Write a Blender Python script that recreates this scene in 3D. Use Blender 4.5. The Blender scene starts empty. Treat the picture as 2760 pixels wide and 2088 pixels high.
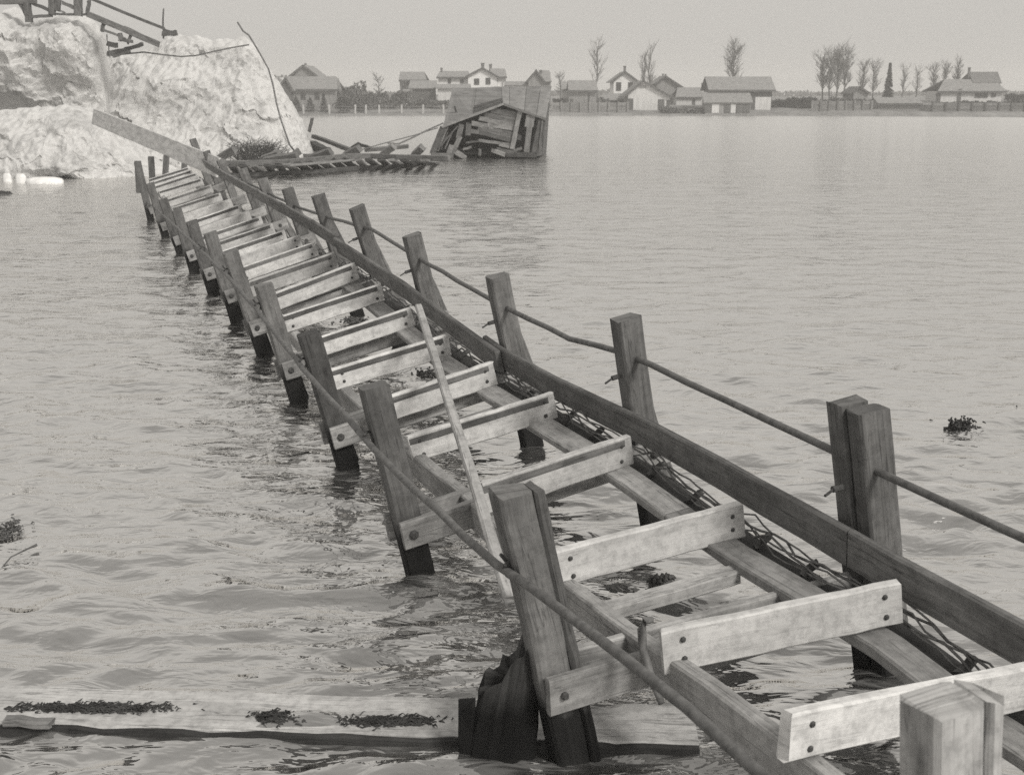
import bpy, math, random
import numpy as np
from mathutils import Vector, noise
rnd = random.Random(7)
R = math.radians
scene = bpy.context.scene
col = scene.collection

# ------------------------------------------------------------------ camera
F, CX, CY, CAMH, YH = 3100.0, 1380.0, 1044.0, 3.5, 255.0
PITCH = math.atan((CY - YH) / F)
cam = bpy.data.cameras.new('camera')
cam.sensor_width = 36.0
cam.lens = 36.0 * F / 2760.0
cam.clip_end = 5000
cam.clip_start = 0.1
cam.dof.use_dof = True
cam.dof.focus_distance = 10.0
cam.dof.aperture_fstop = 4.5
camo = bpy.data.objects.new('camera', cam)
col.objects.link(camo)
camo.location = (0, 0, CAMH)
camo.rotation_euler = (R(90) - PITCH, 0, 0)
scene.camera = camo

# ------------------------------------------------------------------ light
SUN_EL, SUN_AZ = R(40), R(138)        # azimuth measured from +Y towards +X
world = bpy.data.worlds.new('World')
scene.world = world
world.use_nodes = True
wn, wl = world.node_tree.nodes, world.node_tree.links
wn.clear()
wo = wn.new('ShaderNodeOutputWorld')
bg = wn.new('ShaderNodeBackground')
bg.inputs['Strength'].default_value = 0.1
sky = wn.new('ShaderNodeTexSky')
sky.sky_type = 'NISHITA'
sky.sun_disc = False
sky.sun_elevation = SUN_EL
sky.sun_rotation = SUN_AZ
sky.dust_density = 4.0
bw = wn.new('ShaderNodeRGBToBW')
wl.new(sky.outputs[0], bw.inputs[0])
# an even overcast veil over the sky: brighter overhead than at the horizon, all round alike
tc = wn.new('ShaderNodeTexCoord')
sp = wn.new('ShaderNodeSeparateXYZ')
wl.new(tc.outputs['Generated'], sp.inputs[0])
mr = wn.new('ShaderNodeMapRange')
mr.inputs['From Min'].default_value = 0.0
mr.inputs['From Max'].default_value = 1.0
mr.inputs['To Min'].default_value = 4.5
mr.inputs['To Max'].default_value = 6.6
wl.new(sp.outputs['Z'], mr.inputs['Value'])
mxs = wn.new('ShaderNodeMix')
mxs.data_type = 'FLOAT'
mxs.inputs[0].default_value = 0.86
wl.new(bw.outputs[0], mxs.inputs[2])
wl.new(mr.outputs[0], mxs.inputs[3])
tint = wn.new('ShaderNodeVectorMath')
tint.operation = 'SCALE'
tint.inputs[0].default_value = (1.0, 0.966, 0.91)
wl.new(mxs.outputs[0], tint.inputs['Scale'])
wl.new(tint.outputs[0], bg.inputs['Color'])
wl.new(bg.outputs[0], wo.inputs['Surface'])

sun = bpy.data.lights.new('sun', 'SUN')
sun.energy = 2.1
sun.angle = R(14)
sun.color = (1.0, 0.966, 0.91)
suno = bpy.data.objects.new('sun', sun)
col.objects.link(suno)
sdir = Vector((math.sin(SUN_AZ) * math.cos(SUN_EL), math.cos(SUN_AZ) * math.cos(SUN_EL), math.sin(SUN_EL)))
suno.rotation_euler = sdir.to_track_quat('Z', 'Y').to_euler()
suno.location = sdir * 50 + Vector((0, 30, 0))

scene.view_settings.view_transform = 'Standard'
scene.view_settings.look = 'None'
scene.view_settings.gamma = 1.0
scene.view_settings.exposure = 0.32
scene.view_settings.use_curve_mapping = False
scene.cycles.max_bounces = 6
scene.cycles.volume_bounces = 1
scene.cycles.use_denoising = False          # leaves a fine film-like grain
scene.cycles.sample_clamp_direct = 1.0
scene.cycles.sample_clamp_indirect = 4.0

# ------------------------------------------------------------------ pixel <-> place helpers (photograph pixels)
FW = np.array([0, math.cos(PITCH), -math.sin(PITCH)])
UPV = np.array([0, math.sin(PITCH), math.cos(PITCH)])
CAMP = np.array([0, 0, CAMH])
def ray(x, y):
    return FW + np.array([1.0, 0, 0]) * (x - CX) / F - UPV * (y - CY) / F
def at_y(x, y, Y):
    d = ray(x, y)
    return CAMP + d * Y / d[1]
def at_z(x, y, z=0.0):
    d = ray(x, y)
    return CAMP + d * (z - CAMH) / d[2]

# ------------------------------------------------------------------ materials
TINT = (1.0, 0.992, 0.978)
def grey(v):
    return (v * TINT[0], v * TINT[1], v * TINT[2], 1)
def newmat(name):
    m = bpy.data.materials.new(name)
    m.use_nodes = True
    nt = m.node_tree
    b = nt.nodes['Principled BSDF']
    b.inputs['Roughness'].default_value = 0.85
    b.inputs['Specular IOR Level'].default_value = 0.25
    return m, nt, b
def ramp(nt, a, b, pos=(0.3, 0.7)):
    r = nt.nodes.new('ShaderNodeValToRGB')
    r.color_ramp.elements[0].position = pos[0]
    r.color_ramp.elements[0].color = grey(a)
    r.color_ramp.elements[1].position = pos[1]
    r.color_ramp.elements[1].color = grey(b)
    return r
def wood(name, lo, hi, wet=False, stain=0.35, grain=1.0, rough=0.85, checks=0.55):
    """weathered timber: grain along the UV's u, blotches, streaks; wet = dark soaked band just above the water"""
    m, nt, b = newmat(name)
    n, l = nt.nodes, nt.links
    uv = n.new('ShaderNodeUVMap')
    mp = n.new('ShaderNodeMapping')
    mp.inputs['Scale'].default_value = (1.3, 38 * grain, 1)
    l.new(uv.outputs[0], mp.inputs[0])
    g = n.new('ShaderNodeTexNoise')
    g.inputs['Scale'].default_value = 1.0
    g.inputs['Detail'].default_value = 5
    g.inputs['Roughness'].default_value = 0.65
    l.new(mp.outputs[0], g.inputs['Vector'])
    r = ramp(nt, lo + (hi - lo) * .25, hi, (0.28, 0.68))
    l.new(g.outputs['Fac'], r.inputs[0])
    oi = n.new('ShaderNodeObjectInfo')
    mr1 = n.new('ShaderNodeMapRange')
    mr1.inputs['To Min'].default_value = 0.70
    mr1.inputs['To Max'].default_value = 1.12
    l.new(oi.outputs['Random'], mr1.inputs['Value'])
    mp2 = n.new('ShaderNodeMapping')
    mp2.inputs['Scale'].default_value = (2.2, 6, 1)
    l.new(uv.outputs[0], mp2.inputs[0])
    s = n.new('ShaderNodeTexNoise')
    s.inputs['Scale'].default_value = 1.0
    s.inputs['Detail'].default_value = 4
    l.new(mp2.outputs[0], s.inputs['Vector'])
    mr2 = n.new('ShaderNodeMapRange')
    mr2.inputs['From Min'].default_value = 0.35
    mr2.inputs['From Max'].default_value = 0.62
    mr2.inputs['To Min'].default_value = 1.0 - stain
    mr2.inputs['To Max'].default_value = 1.0
    l.new(s.outputs['Fac'], mr2.inputs['Value'])
    mul = n.new('ShaderNodeMath')
    mul.operation = 'MULTIPLY'
    l.new(mr1.outputs[0], mul.inputs[0])
    l.new(mr2.outputs[0], mul.inputs[1])
    last = mul.outputs[0]
    if wet:
        geo = n.new('ShaderNodeNewGeometry')
        sx = n.new('ShaderNodeSeparateXYZ')
        l.new(geo.outputs['Position'], sx.inputs[0])
        nz = n.new('ShaderNodeMath')
        nz.operation = 'MULTIPLY_ADD'
        nz.inputs[1].default_value = 0.25
        l.new(s.outputs['Fac'], nz.inputs[0])
        l.new(sx.outputs['Z'], nz.inputs[2])
        mw = n.new('ShaderNodeMapRange')
        mw.inputs['From Min'].default_value = 0.44
        mw.inputs['From Max'].default_value = 0.62
        mw.inputs['To Min'].default_value = 0.07
        mw.inputs['To Max'].default_value = 1.0
        l.new(nz.outputs[0], mw.inputs['Value'])
        m2 = n.new('ShaderNodeMath')
        m2.operation = 'MULTIPLY'
        l.new(last, m2.inputs[0])
        l.new(mw.outputs[0], m2.inputs[1])
        last = m2.outputs[0]
    # checks (long dark splits) and knots
    mp3 = n.new('ShaderNodeMapping')
    mp3.inputs['Scale'].default_value = (0.9, 22, 1)
    l.new(uv.outputs[0], mp3.inputs[0])
    ck = n.new('ShaderNodeTexNoise')
    ck.inputs['Scale'].default_value = 1.0
    ck.inputs['Detail'].default_value = 2
    l.new(mp3.outputs[0], ck.inputs['Vector'])
    ab = n.new('ShaderNodeMath'); ab.operation = 'SUBTRACT'; ab.inputs[1].default_value = 0.56
    l.new(ck.outputs['Fac'], ab.inputs[0])
    ab2 = n.new('ShaderNodeMath'); ab2.operation = 'ABSOLUTE'
    l.new(ab.outputs[0], ab2.inputs[0])
    mc = n.new('ShaderNodeMapRange')
    mc.inputs['From Min'].default_value = 0.003
    mc.inputs['From Max'].default_value = 0.016
    mc.inputs['To Min'].default_value = checks
    l.new(ab2.outputs[0], mc.inputs['Value'])
    mp4 = n.new('ShaderNodeMapping')
    mp4.inputs['Scale'].default_value = (1.6, 5.5, 1)
    l.new(uv.outputs[0], mp4.inputs[0])
    vo = n.new('ShaderNodeTexVoronoi')
    vo.inputs['Scale'].default_value = 1.0
    l.new(mp4.outputs[0], vo.inputs['Vector'])
    mk = n.new('ShaderNodeMapRange')
    mk.inputs['From Min'].default_value = 0.05
    mk.inputs['From Max'].default_value = 0.13
    mk.inputs['To Min'].default_value = min(1, checks + .1)
    l.new(vo.outputs['Distance'], mk.inputs['Value'])
    m3 = n.new('ShaderNodeMath'); m3.operation = 'MULTIPLY'
    l.new(mc.outputs[0], m3.inputs[0]); l.new(mk.outputs[0], m3.inputs[1])
    m4 = n.new('ShaderNodeMath'); m4.operation = 'MULTIPLY'
    l.new(last, m4.inputs[0]); l.new(m3.outputs[0], m4.inputs[1])
    # fine dirt speckle
    gd = n.new('ShaderNodeTexCoord')
    sk = n.new('ShaderNodeTexNoise')
    sk.inputs['Scale'].default_value = 14.0
    sk.inputs['Detail'].default_value = 6
    sk.inputs['Roughness'].default_value = 0.75
    l.new(gd.outputs['Object'], sk.inputs['Vector'])
    ms = n.new('ShaderNodeMapRange')
    ms.inputs['From Min'].default_value = 0.34
    ms.inputs['From Max'].default_value = 0.56
    ms.inputs['To Min'].default_value = 0.72
    ms.inputs['To Max'].default_value = 1.06
    l.new(sk.outputs['Fac'], ms.inputs['Value'])
    m5 = n.new('ShaderNodeMath'); m5.operation = 'MULTIPLY'
    l.new(m4.outputs[0], m5.inputs[0]); l.new(ms.outputs[0], m5.inputs[1])
    last = m5.outputs[0]
    vm = n.new('ShaderNodeVectorMath')
    vm.operation = 'SCALE'
    l.new(r.outputs[0], vm.inputs[0])
    l.new(last, vm.inputs['Scale'])
    l.new(vm.outputs[0], b.inputs['Base Color'])
    b.inputs['Roughness'].default_value = rough
    bp = n.new('ShaderNodeBump')
    bp.inputs['Strength'].default_value = 0.5
    bp.inputs['Distance'].default_value = 0.006
    l.new(g.outputs['Fac'], bp.inputs['Height'])
    l.new(bp.outputs[0], b.inputs['Normal'])
    return m
def matte(name, lo, hi, scale=3.0, detail=5, bump=0.0, rough=0.9, stretch=(1, 1, 1), coord='Object', metallic=0.0):
    m, nt, b = newmat(name)
    n, l = nt.nodes, nt.links
    t = n.new('ShaderNodeTexCoord')
    mp = n.new('ShaderNodeMapping')
    mp.inputs['Scale'].default_value = stretch
    l.new(t.outputs[coord], mp.inputs[0])
    x = n.new('ShaderNodeTexNoise')
    x.inputs['Scale'].default_value = scale
    x.inputs['Detail'].default_value = detail
    x.inputs['Roughness'].default_value = 0.6
    l.new(mp.outputs[0], x.inputs['Vector'])
    r = ramp(nt, lo, hi, (0.32, 0.68))
    l.new(x.outputs['Fac'], r.inputs[0])
    l.new(r.outputs[0], b.inputs['Base Color'])
    b.inputs['Roughness'].default_value = rough
    b.inputs['Metallic'].default_value = metallic
    if bump:
        bp = n.new('ShaderNodeBump')
        bp.inputs['Strength'].default_value = 0.6
        bp.inputs['Distance'].default_value = bump
        l.new(x.outputs['Fac'], bp.inputs['Height'])
        l.new(bp.outputs[0], b.inputs['Normal'])
    return m
M = {}
M['joist'] = wood('pale sawn timber', 0.53, 0.66, stain=0.22, grain=0.5, checks=0.8)
M['joist_strip'] = wood('dark joist strip', 0.09, 0.20, stain=0.4)
M['post'] = wood('weathered post timber', 0.10, 0.205, wet=True, stain=0.35)
M['post_pale'] = wood('bleached post timber', 0.40, 0.58, wet=True, stain=0.45)
M['post_dark'] = wood('dark post timber', 0.05, 0.10, wet=True, stain=0.35)
M['curb'] = wood('dark weathered board', 0.145, 0.25, stain=0.35)
M['stringer'] = wood('grey stringer timber', 0.26, 0.42, stain=0.3)
M['cap'] = wood('cap board timber', 0.22, 0.38, stain=0.5)
M['pole'] = wood('pole timber', 0.30, 0.44, stain=0.3)
M['plank'] = wood('far plank timber', 0.54, 0.66, stain=0.25)
M['pile'] = wood('rotten black pile', 0.025, 0.075, wet=True, stain=0.5)
M['inner'] = wood('shade-dark inner boards', 0.015, 0.035)  # near-black so the shade inside the shed is in the board colour
M['dark_wood'] = wood('dark soaked timber', 0.04, 0.10, stain=0.4)
M['float'] = wood('floating board timber', 0.36, 0.48, stain=0.25, grain=0.6)
M['float_edge'] = wood('soaked board edge', 0.025, 0.06, stain=0.4)
M['wreck'] = wood('shed board timber', 0.075, 0.16, stain=0.35, grain=0.5)
M['wreck_pale'] = wood('pale shed board timber', 0.17, 0.28, stain=0.3, grain=0.5)
M['wreck_roof'] = wood('shed roofing', 0.19, 0.27, stain=0.25, grain=0.4)
M['trestle'] = wood('trestle timber', 0.10, 0.18, stain=0.4)
M['iron'] = matte('rusty iron', 0.03, 0.08, 30, bump=0.002, rough=0.6)
M['pipe'] = matte('rusty pipe', 0.07, 0.15, 18, bump=0.003, rough=0.55)
M['wire'] = matte('grey wire', 0.05, 0.18, 12, rough=0.5)
M['weed'] = matte('dark wet weed', 0.015, 0.06, 8, rough=0.7)
M['brush'] = matte('bare twigs', 0.05, 0.12, 6)
M['ice'] = matte('floating ice', 0.6, 0.8, 4, bump=0.03)
M['bark'] = matte('bark', 0.08, 0.14, 2)
M['twig'] = matte('twigs', 0.15, 0.24, 1)
M['needle'] = matte('dark needles', 0.025, 0.06, 2)
M['shrub'] = matte('winter shrubs', 0.07, 0.15, 0.5)
M['shingle'] = matte('grey shingles', 0.16, 0.26, 1.5, stretch=(1, 1, 6))
M['shingle_dark'] = matte('dark shingles', 0.10, 0.17, 1.5, stretch=(1, 1, 6))
M['wall_white'] = matte('white painted boards', 0.66, 0.80, 1.0, stretch=(0.5, 0.5, 6))
M['wall_pale'] = matte('pale unpainted boards', 0.44, 0.58, 0.8, stretch=(5, 5, 0.5))
M['wall_grey'] = matte('grey unpainted boards', 0.18, 0.28, 0.8, stretch=(5, 5, 0.5))
M['wall_dark'] = matte('dark boards', 0.06, 0.12, 0.8, stretch=(5, 5, 0.5))
M['trim'] = matte('dark trim', 0.06, 0.11, 2)
M['glass'] = matte('dark window glass', 0.02, 0.05, 1, rough=0.1)
M['brick'] = matte('chimney brick', 0.08, 0.16, 6)
M['fence'] = wood('fence boards', 0.17, 0.27, stain=0.3)
M['fence_white'] = matte('whitewashed posts', 0.30, 0.4, 4)

# ------------------------------------------------------------------ mesh builder
ORG = {}
class MB:
    def __init__(s):
        s.v, s.f, s.uv, s.mi, s.cur = [], [], [], [], 0
    def face(s, idx, uvs=None):
        s.f.append(tuple(idx))
        s.uv.extend(uvs if uvs else [(s.v[i][0] * 0.7 + s.v[i][1] * 0.3, s.v[i][2]) for i in idx])
        s.mi.append(s.cur)
    def quad(s, a, b, c, d):
        i = len(s.v)
        s.v += [tuple(a), tuple(b), tuple(c), tuple(d)]
        s.face((i, i + 1, i + 2, i + 3))
    def sweep(s, pts, ns, us, w, h, ch=0.012, jit=0.0, cap=True, top=False):
        """rectangular section with chamfered arrises swept along pts; w along ns, h along us (centred)"""
        ch = min(ch, w * 0.3, h * 0.3)
        sec = [(-w/2+ch, -h/2), (w/2-ch, -h/2), (w/2, -h/2+ch), (w/2, h/2-ch), (w/2-ch, h/2), (-w/2+ch, h/2), (-w/2, h/2-ch), (-w/2, -h/2+ch)]
        per = [0]
        for k in range(8):
            a, b = sec[k], sec[(k + 1) % 8]
            per.append(per[-1] + math.hypot(a[0]-b[0], a[1]-b[1]))
        o, L = len(s.v), 0.0
        u0, v0 = rnd.random() * 40, rnd.random() * 40
        Ls = []
        for i, p in enumerate(pts):
            p = np.array(p, float)
            if i:
                L += float(np.linalg.norm(p - np.array(pts[i-1])))
            Ls.append(L)
            tg = np.array(pts[min(i + 1, len(pts) - 1)], float) - np.array(pts[max(i - 1, 0)], float)
            tg = tg / (np.linalg.norm(tg) + 1e-9)
            j1, j2 = (rnd.uniform(-jit, jit), rnd.uniform(-jit, jit)) if jit else (0, 0)
            for (a, b) in sec:
                q = p + (tg * rnd.uniform(-1, 1) * jit * 3.5 if (jit > .003 and i in (0, len(pts) - 1)) else 0) + ns[i] * (a + j1 + rnd.uniform(-jit, jit) * .5) + us[i] * (b + j2 + rnd.uniform(-jit, jit) * .5)
                s.v.append(tuple(q))
        m = len(pts)
        for i in range(m - 1):
            for k in range(8):
                k2 = (k + 1) % 8
                s.cur = 1 if (top and k == 4) else 0
                s.face((o+i*8+k, o+i*8+k2, o+(i+1)*8+k2, o+(i+1)*8+k),
                       [(Ls[i]+u0, per[k]+v0), (Ls[i]+u0, per[k+1]+v0), (Ls[i+1]+u0, per[k+1]+v0), (Ls[i+1]+u0, per[k]+v0)])
        s.cur = 0
        if cap:
            s.face([o+k for k in range(7, -1, -1)], [(u0+sec[k][0]*.2, v0+sec[k][1]) for k in range(7, -1, -1)])
            e = o + (m-1)*8
            s.face([e+k for k in range(8)], [(u0+sec[k][0]*.2, v0+sec[k][1]) for k in range(8)])
    def beam(s, p0, p1, w, h, up=(0, 0, 1), seg=3, jit=0.002, ch=0.012, top=False):
        p0, p1 = np.array(p0, float), np.array(p1, float)
        t = p1 - p0
        t /= np.linalg.norm(t)
        n = np.cross(t, np.array(up, float))
        if np.linalg.norm(n) < 1e-4:
            n = np.cross(t, np.array([1.0, 0, 0]))
        n /= np.linalg.norm(n)
        u = np.cross(n, t)
        pts = [p0 + (p1 - p0) * i / seg for i in range(seg + 1)]
        s.sweep(pts, [n] * (seg+1), [u] * (seg+1), w, h, ch, jit, True, top)
        return s
    def tube(s, pts, r, n=6, cap=True):
        """round section along a polyline; r a number or one radius per point"""
        pts = [np.array(p, float) for p in pts]
        o, m = len(s.v), len(pts)
        L = 0
        ref = np.array([0.0, 0.0, 1.0])
        rings = []
        for i, p in enumerate(pts):
            t = pts[min(i+1, m-1)] - pts[max(i-1, 0)]
            t = t / (np.linalg.norm(t) + 1e-9)
            a = np.cross(t, ref if abs(t[2]) < .95 else np.array([1.0, 0, 0]))
            a /= np.linalg.norm(a)
            b = np.cross(a, t)
            rr = r[i] if hasattr(r, '__len__') else r
            for k in range(n):
                q = 2 * math.pi * k / n
                s.v.append(tuple(p + (a * math.cos(q) + b * math.sin(q)) * rr))
            if i:
                L += float(np.linalg.norm(p - pts[i-1]))
            rings.append(L)
        for i in range(m - 1):
            for k in range(n):
                k2 = (k+1) % n
                s.face((o+i*n+k, o+i*n+k2, o+(i+1)*n+k2, o+(i+1)*n+k),
                       [(rings[i], k/n*.3), (rings[i], (k+1)/n*.3), (rings[i+1], (k+1)/n*.3), (rings[i+1], k/n*.3)])
        if cap and n > 2:
            s.face([o+k for k in range(n-1, -1, -1)])
            s.face([o+(m-1)*n+k for k in range(n)])
        return s
    def prism(s, poly, vec):
        """closed polygon (list of 3-D points) extruded by vec"""
        poly = [np.array(p, float) for p in poly]
        vec = np.array(vec, float)
        o, n = len(s.v), len(poly)
        s.v += [tuple(p) for p in poly] + [tuple(p + vec) for p in poly]
        s.face(range(o, o+n))
        s.face(range(o+2*n-1, o+n-1, -1))
        for k in range(n):
            k2 = (k+1) % n
            s.face((o+k2, o+k, o+n+k, o+n+k2))
        return s
    def box(s, x0, x1, y0, y1, z0, z1):
        return s.prism([(x0, y0, z0), (x1, y0, z0), (x1, y0, z1), (x0, y0, z1)], (0, y1-y0, 0))
    def build(s, name, mat, parent=None, smooth=False, loc=None):
        me = bpy.data.meshes.new(name)
        if parent is not None:
            off = ORG[parent.name]
        else:
            off = np.array(loc if loc is not None else (0, 0, 0), float)
        va = np.array(s.v, float) - off
        me.from_pydata(va.tolist(), [], s.f)
        mats = mat if isinstance(mat, (list, tuple)) else [mat]
        for m_ in mats:
            me.materials.append(m_)
        if len(mats) > 1:
            me.polygons.foreach_set('material_index', s.mi)
        ul = me.uv_layers.new(name='UVMap')
        ul.data.foreach_set('uv', np.array(s.uv, np.float32).ravel())
        if smooth:
            me.polygons.foreach_set('use_smooth', [True] * len(me.polygons))
        me.update()
        o = bpy.data.objects.new(name, me)
        col.objects.link(o)
        if parent is not None:
            o.parent = parent
            ORG[o.name] = off
        else:
            o.location = off
            ORG[o.name] = off
        return o
def tag(o, label=None, cat=None, group=None, kind=None):
    if label: o['label'] = label
    if cat: o['category'] = cat
    if group: o['group'] = group
    if kind: o['kind'] = kind
    return o
def empty(name, loc, label, cat, group=None):
    o = bpy.data.objects.new(name, None)
    col.objects.link(o)
    o.location = tuple(float(c) for c in loc)
    o.empty_display_size = 0.2
    ORG[o.name] = np.array(loc, float)
    return tag(o, label, cat, group)

# ================================================================== SETTING
# ------------------------------------------------------------------ water
def make_water():
    rs = np.geomspace(2.6, 203.0, 860)
    an = np.linspace(R(-52), R(52), 720)
    rr, aa = np.meshgrid(rs, an, indexing='ij')
    X, Y = rr * np.sin(aa), rr * np.cos(aa)
    rng = np.random.RandomState(3)
    sp = rr * (rs[1] / rs[0] - 1)
    H = np.zeros_like(X)
    # gentle wandering of the crests
    wx = 0.35 * np.sin(X * .55 + Y * .31 + 1.0) + 0.25 * np.sin(X * .23 - Y * .47 + 2.0)
    wy = 0.35 * np.sin(X * .41 - Y * .52 + .5) + 0.25 * np.sin(X * .3 + Y * .19 + 4.0)
    XX, YY = X + wx, Y + wy
    gust = 0.75 + 0.25 * np.sin(X * .045 + Y * .11 + .6) * np.sin(Y * .053 - X * .02) + .18 * np.sin(Y * .21 + X * .05)
    for k in range(110):
        lam = 0.17 * (1.1 / 0.17) ** (rng.rand() ** 1.3)
        th = rng.normal(R(84), R(33))
        slope = 0.033 * (1.0 if lam < .9 else (.9 / lam) ** .7)
        amp = slope * lam / (2 * math.pi)
        kx, ky = math.cos(th) * 2 * math.pi / lam, math.sin(th) * 2 * math.pi / lam
        ph = rng.rand() * 6.283
        fade = np.clip((lam / (sp * 3.2) - 0.6), 0, 1)
        q = np.sin(XX * kx + YY * ky + ph)
        H += amp * fade * gust * (q + 0.25 * q * q)
    ruffle = 0.03 + 0.30 * np.clip((sp - .06) / 1.2, 0, 1) ** .6
    verts = np.stack([X, Y, H], -1).reshape(-1, 3)
    nr, na = X.shape
    idx = np.arange(nr * na).reshape(nr, na)
    fs = np.stack([idx[:-1, :-1], idx[:-1, 1:], idx[1:, 1:], idx[1:, :-1]], -1).reshape(-1, 4)
    me = bpy.data.meshes.new('water')
    me.vertices.add(len(verts))
    me.vertices.foreach_set('co', verts.ravel())
    me.loops.add(fs.size)
    me.loops.foreach_set('vertex_index', np.ascontiguousarray(fs).ravel())
    me.polygons.add(len(fs))
    me.polygons.foreach_set('loop_start', np.arange(0, fs.size, 4))
    me.polygons.foreach_set('use_smooth', np.ones(len(fs), bool))
    me.update(calc_edges=True)
    at_ = me.attributes.new('ruffle', 'FLOAT', 'POINT')
    at_.data.foreach_set('value', ruffle.ravel().astype(np.float32))
    o = bpy.data.objects.new('water', me)
    col.objects.link(o)
    m, nt, b = newmat('flood water')
    n, l = nt.nodes, nt.links
    n.remove(b)
    out = n['Material Output']
    dif = n.new('ShaderNodeBsdfDiffuse')
    dif.inputs['Color'].default_value = grey(0.13)
    glo = n.new('ShaderNodeBsdfGlossy')
    glo.inputs['Color'].default_value = grey(0.95)
    an_ = n.new('ShaderNodeAttribute')
    an_.attribute_name = 'ruffle'
    l.new(an_.outputs['Fac'], glo.inputs['Roughness'])
    fr = n.new('ShaderNodeLayerWeight')
    fr.inputs['Blend'].default_value = 0.5
    mr_ = n.new('ShaderNodeValToRGB')           # share of mirror reflection by angle of view
    cr = mr_.color_ramp
    for i_, (p_, v_) in enumerate(((0.0, .06), (.34, .26), (.52, .64), (.68, .80), (.88, .90), (1.0, 1.0))):
        el_ = cr.elements[i_] if i_ < 2 else cr.elements.new(p_)
        el_.position = p_
        el_.color = (v_, v_, v_, 1)
    l.new(fr.outputs['Facing'], mr_.inputs[0])
    mix = n.new('ShaderNodeMixShader')
    l.new(mr_.outputs[0], mix.inputs[0])
    l.new(dif.outputs[0], mix.inputs[1])
    l.new(glo.outputs[0], mix.inputs[2])
    l.new(mix.outputs[0], out.inputs['Surface'])
    t = n.new('ShaderNodeTexCoord')
    mp = n.new('ShaderNodeMapping')
    mp.inputs['Scale'].default_value = (1.0, 2.4, 1)
    mp.inputs['Rotation'].default_value = (0, 0, R(8))
    l.new(t.outputs['Object'], mp.inputs[0])
    last = None
    for (sc_, dist, dis, det) in ((2.7, 0.055, 0.4, 3), (0.9, 0.085, 0.3, 2), (0.27, 0.15, 0.3, 2)):
        x = n.new('ShaderNodeTexNoise')
        x.inputs['Scale'].default_value = sc_
        x.inputs['Detail'].default_value = det
        x.inputs['Roughness'].default_value = 0.5
        x.inputs['Distortion'].default_value = dis
        l.new(mp.outputs[0], x.inputs['Vector'])
        ma = n.new('ShaderNodeMath')
        ma.operation = 'MULTIPLY_ADD'
        ma.inputs[1].default_value = dist
        ma.inputs[2].default_value = 0.0
        l.new(x.outputs['Fac'], ma.inputs[0])
        if last is not None:
            l.new(last, ma.inputs[2])
        last = ma.outputs[0]
    bp = n.new('ShaderNodeBump')
    bp.inputs['Strength'].default_value = 1.0
    bp.inputs['Distance'].default_value = 1.0
    l.new(last, bp.inputs['Height'])
    for q in (dif, glo, fr):
        l.new(bp.outputs[0], q.inputs['Normal'])
    me.materials.append(m)
    tag(o, 'grey rippled flood water round the wrecked walkway', 'water', kind='structure')
make_water()

# river bed far below, so nothing is open under the water sheet
bed = MB()
bed.quad((-600, -40, -1.6), (600, -40, -1.6), (600, 202, -1.6), (-600, 202, -1.6))
bo = bed.build('river_bed', matte('silt', 0.10, 0.16, 0.2))
tag(bo, 'dark river bed below the flood water', 'river bed', kind='structure')

# ------------------------------------------------------------------ far land
def land_z(x, y):
    base = np.interp(y, [198, 199.5, 201, 204, 214, 235, 300, 500, 900], [-1.7, -0.25, 0.35, 0.8, 1.5, 2.1, 2.6, 2.9, 3.1])
    n_ = 0.18 * math.sin(x * .11 + y * .07) + 0.12 * math.sin(x * .31 - y * .21) + .07 * math.sin(x * .9 + y * .5)
    return base + n_ * min(1, max(0, (y - 199) / 6))
def make_land():
    ys = [198, 199, 199.6, 200.2, 201, 202.5, 204, 207, 211, 216, 223, 232, 245, 265, 300, 360, 460, 640, 900]
    xs = list(np.linspace(-110, 130, 180))
    xs = [-600, -400, -250, -160] + xs + [180, 280, 420, 600]
    b = MB()
    for y in ys:
        for x in xs:
            b.v.append((x, y, land_z(x, y)))
    nx = len(xs)
    for j in range(len(ys) - 1):
        for i in range(nx - 1):
            b.face((j*nx+i, j*nx+i+1, (j+1)*nx+i+1, (j+1)*nx+i))
    o = b.build('ground', matte('winter grass bank', 0.13, 0.24, 0.35, bump=0.1), smooth=True)
    tag(o, 'low grassy far bank under the houses', 'ground', kind='structure')
make_land()

# ------------------------------------------------------------------ pale mounds
def mound_mat(name, lo, hi):
    m, nt, b = newmat(name)
    n, l = nt.nodes, nt.links
    t = n.new('ShaderNodeTexCoord')
    x = n.new('ShaderNodeTexNoise')
    x.inputs['Scale'].default_value = 0.55
    x.inputs['Detail'].default_value = 8
    x.inputs['Roughness'].default_value = 0.7
    l.new(t.outputs['Object'], x.inputs['Vector'])
    r = ramp(nt, lo, hi, (0.36, 0.5))
    l.new(x.outputs['Fac'], r.inputs[0])
    y = n.new('ShaderNodeTexNoise')
    y.inputs['Scale'].default_value = 3.6
    y.inputs['Detail'].default_value = 8
    y.inputs['Roughness'].default_value = 0.8
    l.new(t.outputs['Object'], y.inputs['Vector'])
    mr_ = n.new('ShaderNodeMapRange')
    mr_.inputs['From Min'].default_value = 0.33
    mr_.inputs['From Max'].default_value = 0.47
    mr_.inputs['To Min'].default_value = 0.82
    mr_.inputs['To Max'].default_value = 1.0
    l.new(y.outputs['Fac'], mr_.inputs['Value'])
    vm = n.new('ShaderNodeVectorMath')
    vm.operation = 'SCALE'
    l.new(r.outputs[0], vm.inputs[0])
    l.new(mr_.outputs[0], vm.inputs['Scale'])
    l.new(vm.outputs[0], b.inputs['Base Color'])
    bp = n.new('ShaderNodeBump')
    bp.inputs['Strength'].default_value = 0.7
    bp.inputs['Distance'].default_value = 0.11
    l.new(y.outputs['Fac'], bp.inputs['Height'])
    l.new(bp.outputs[0], b.inputs['Normal'])
    return m
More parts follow.
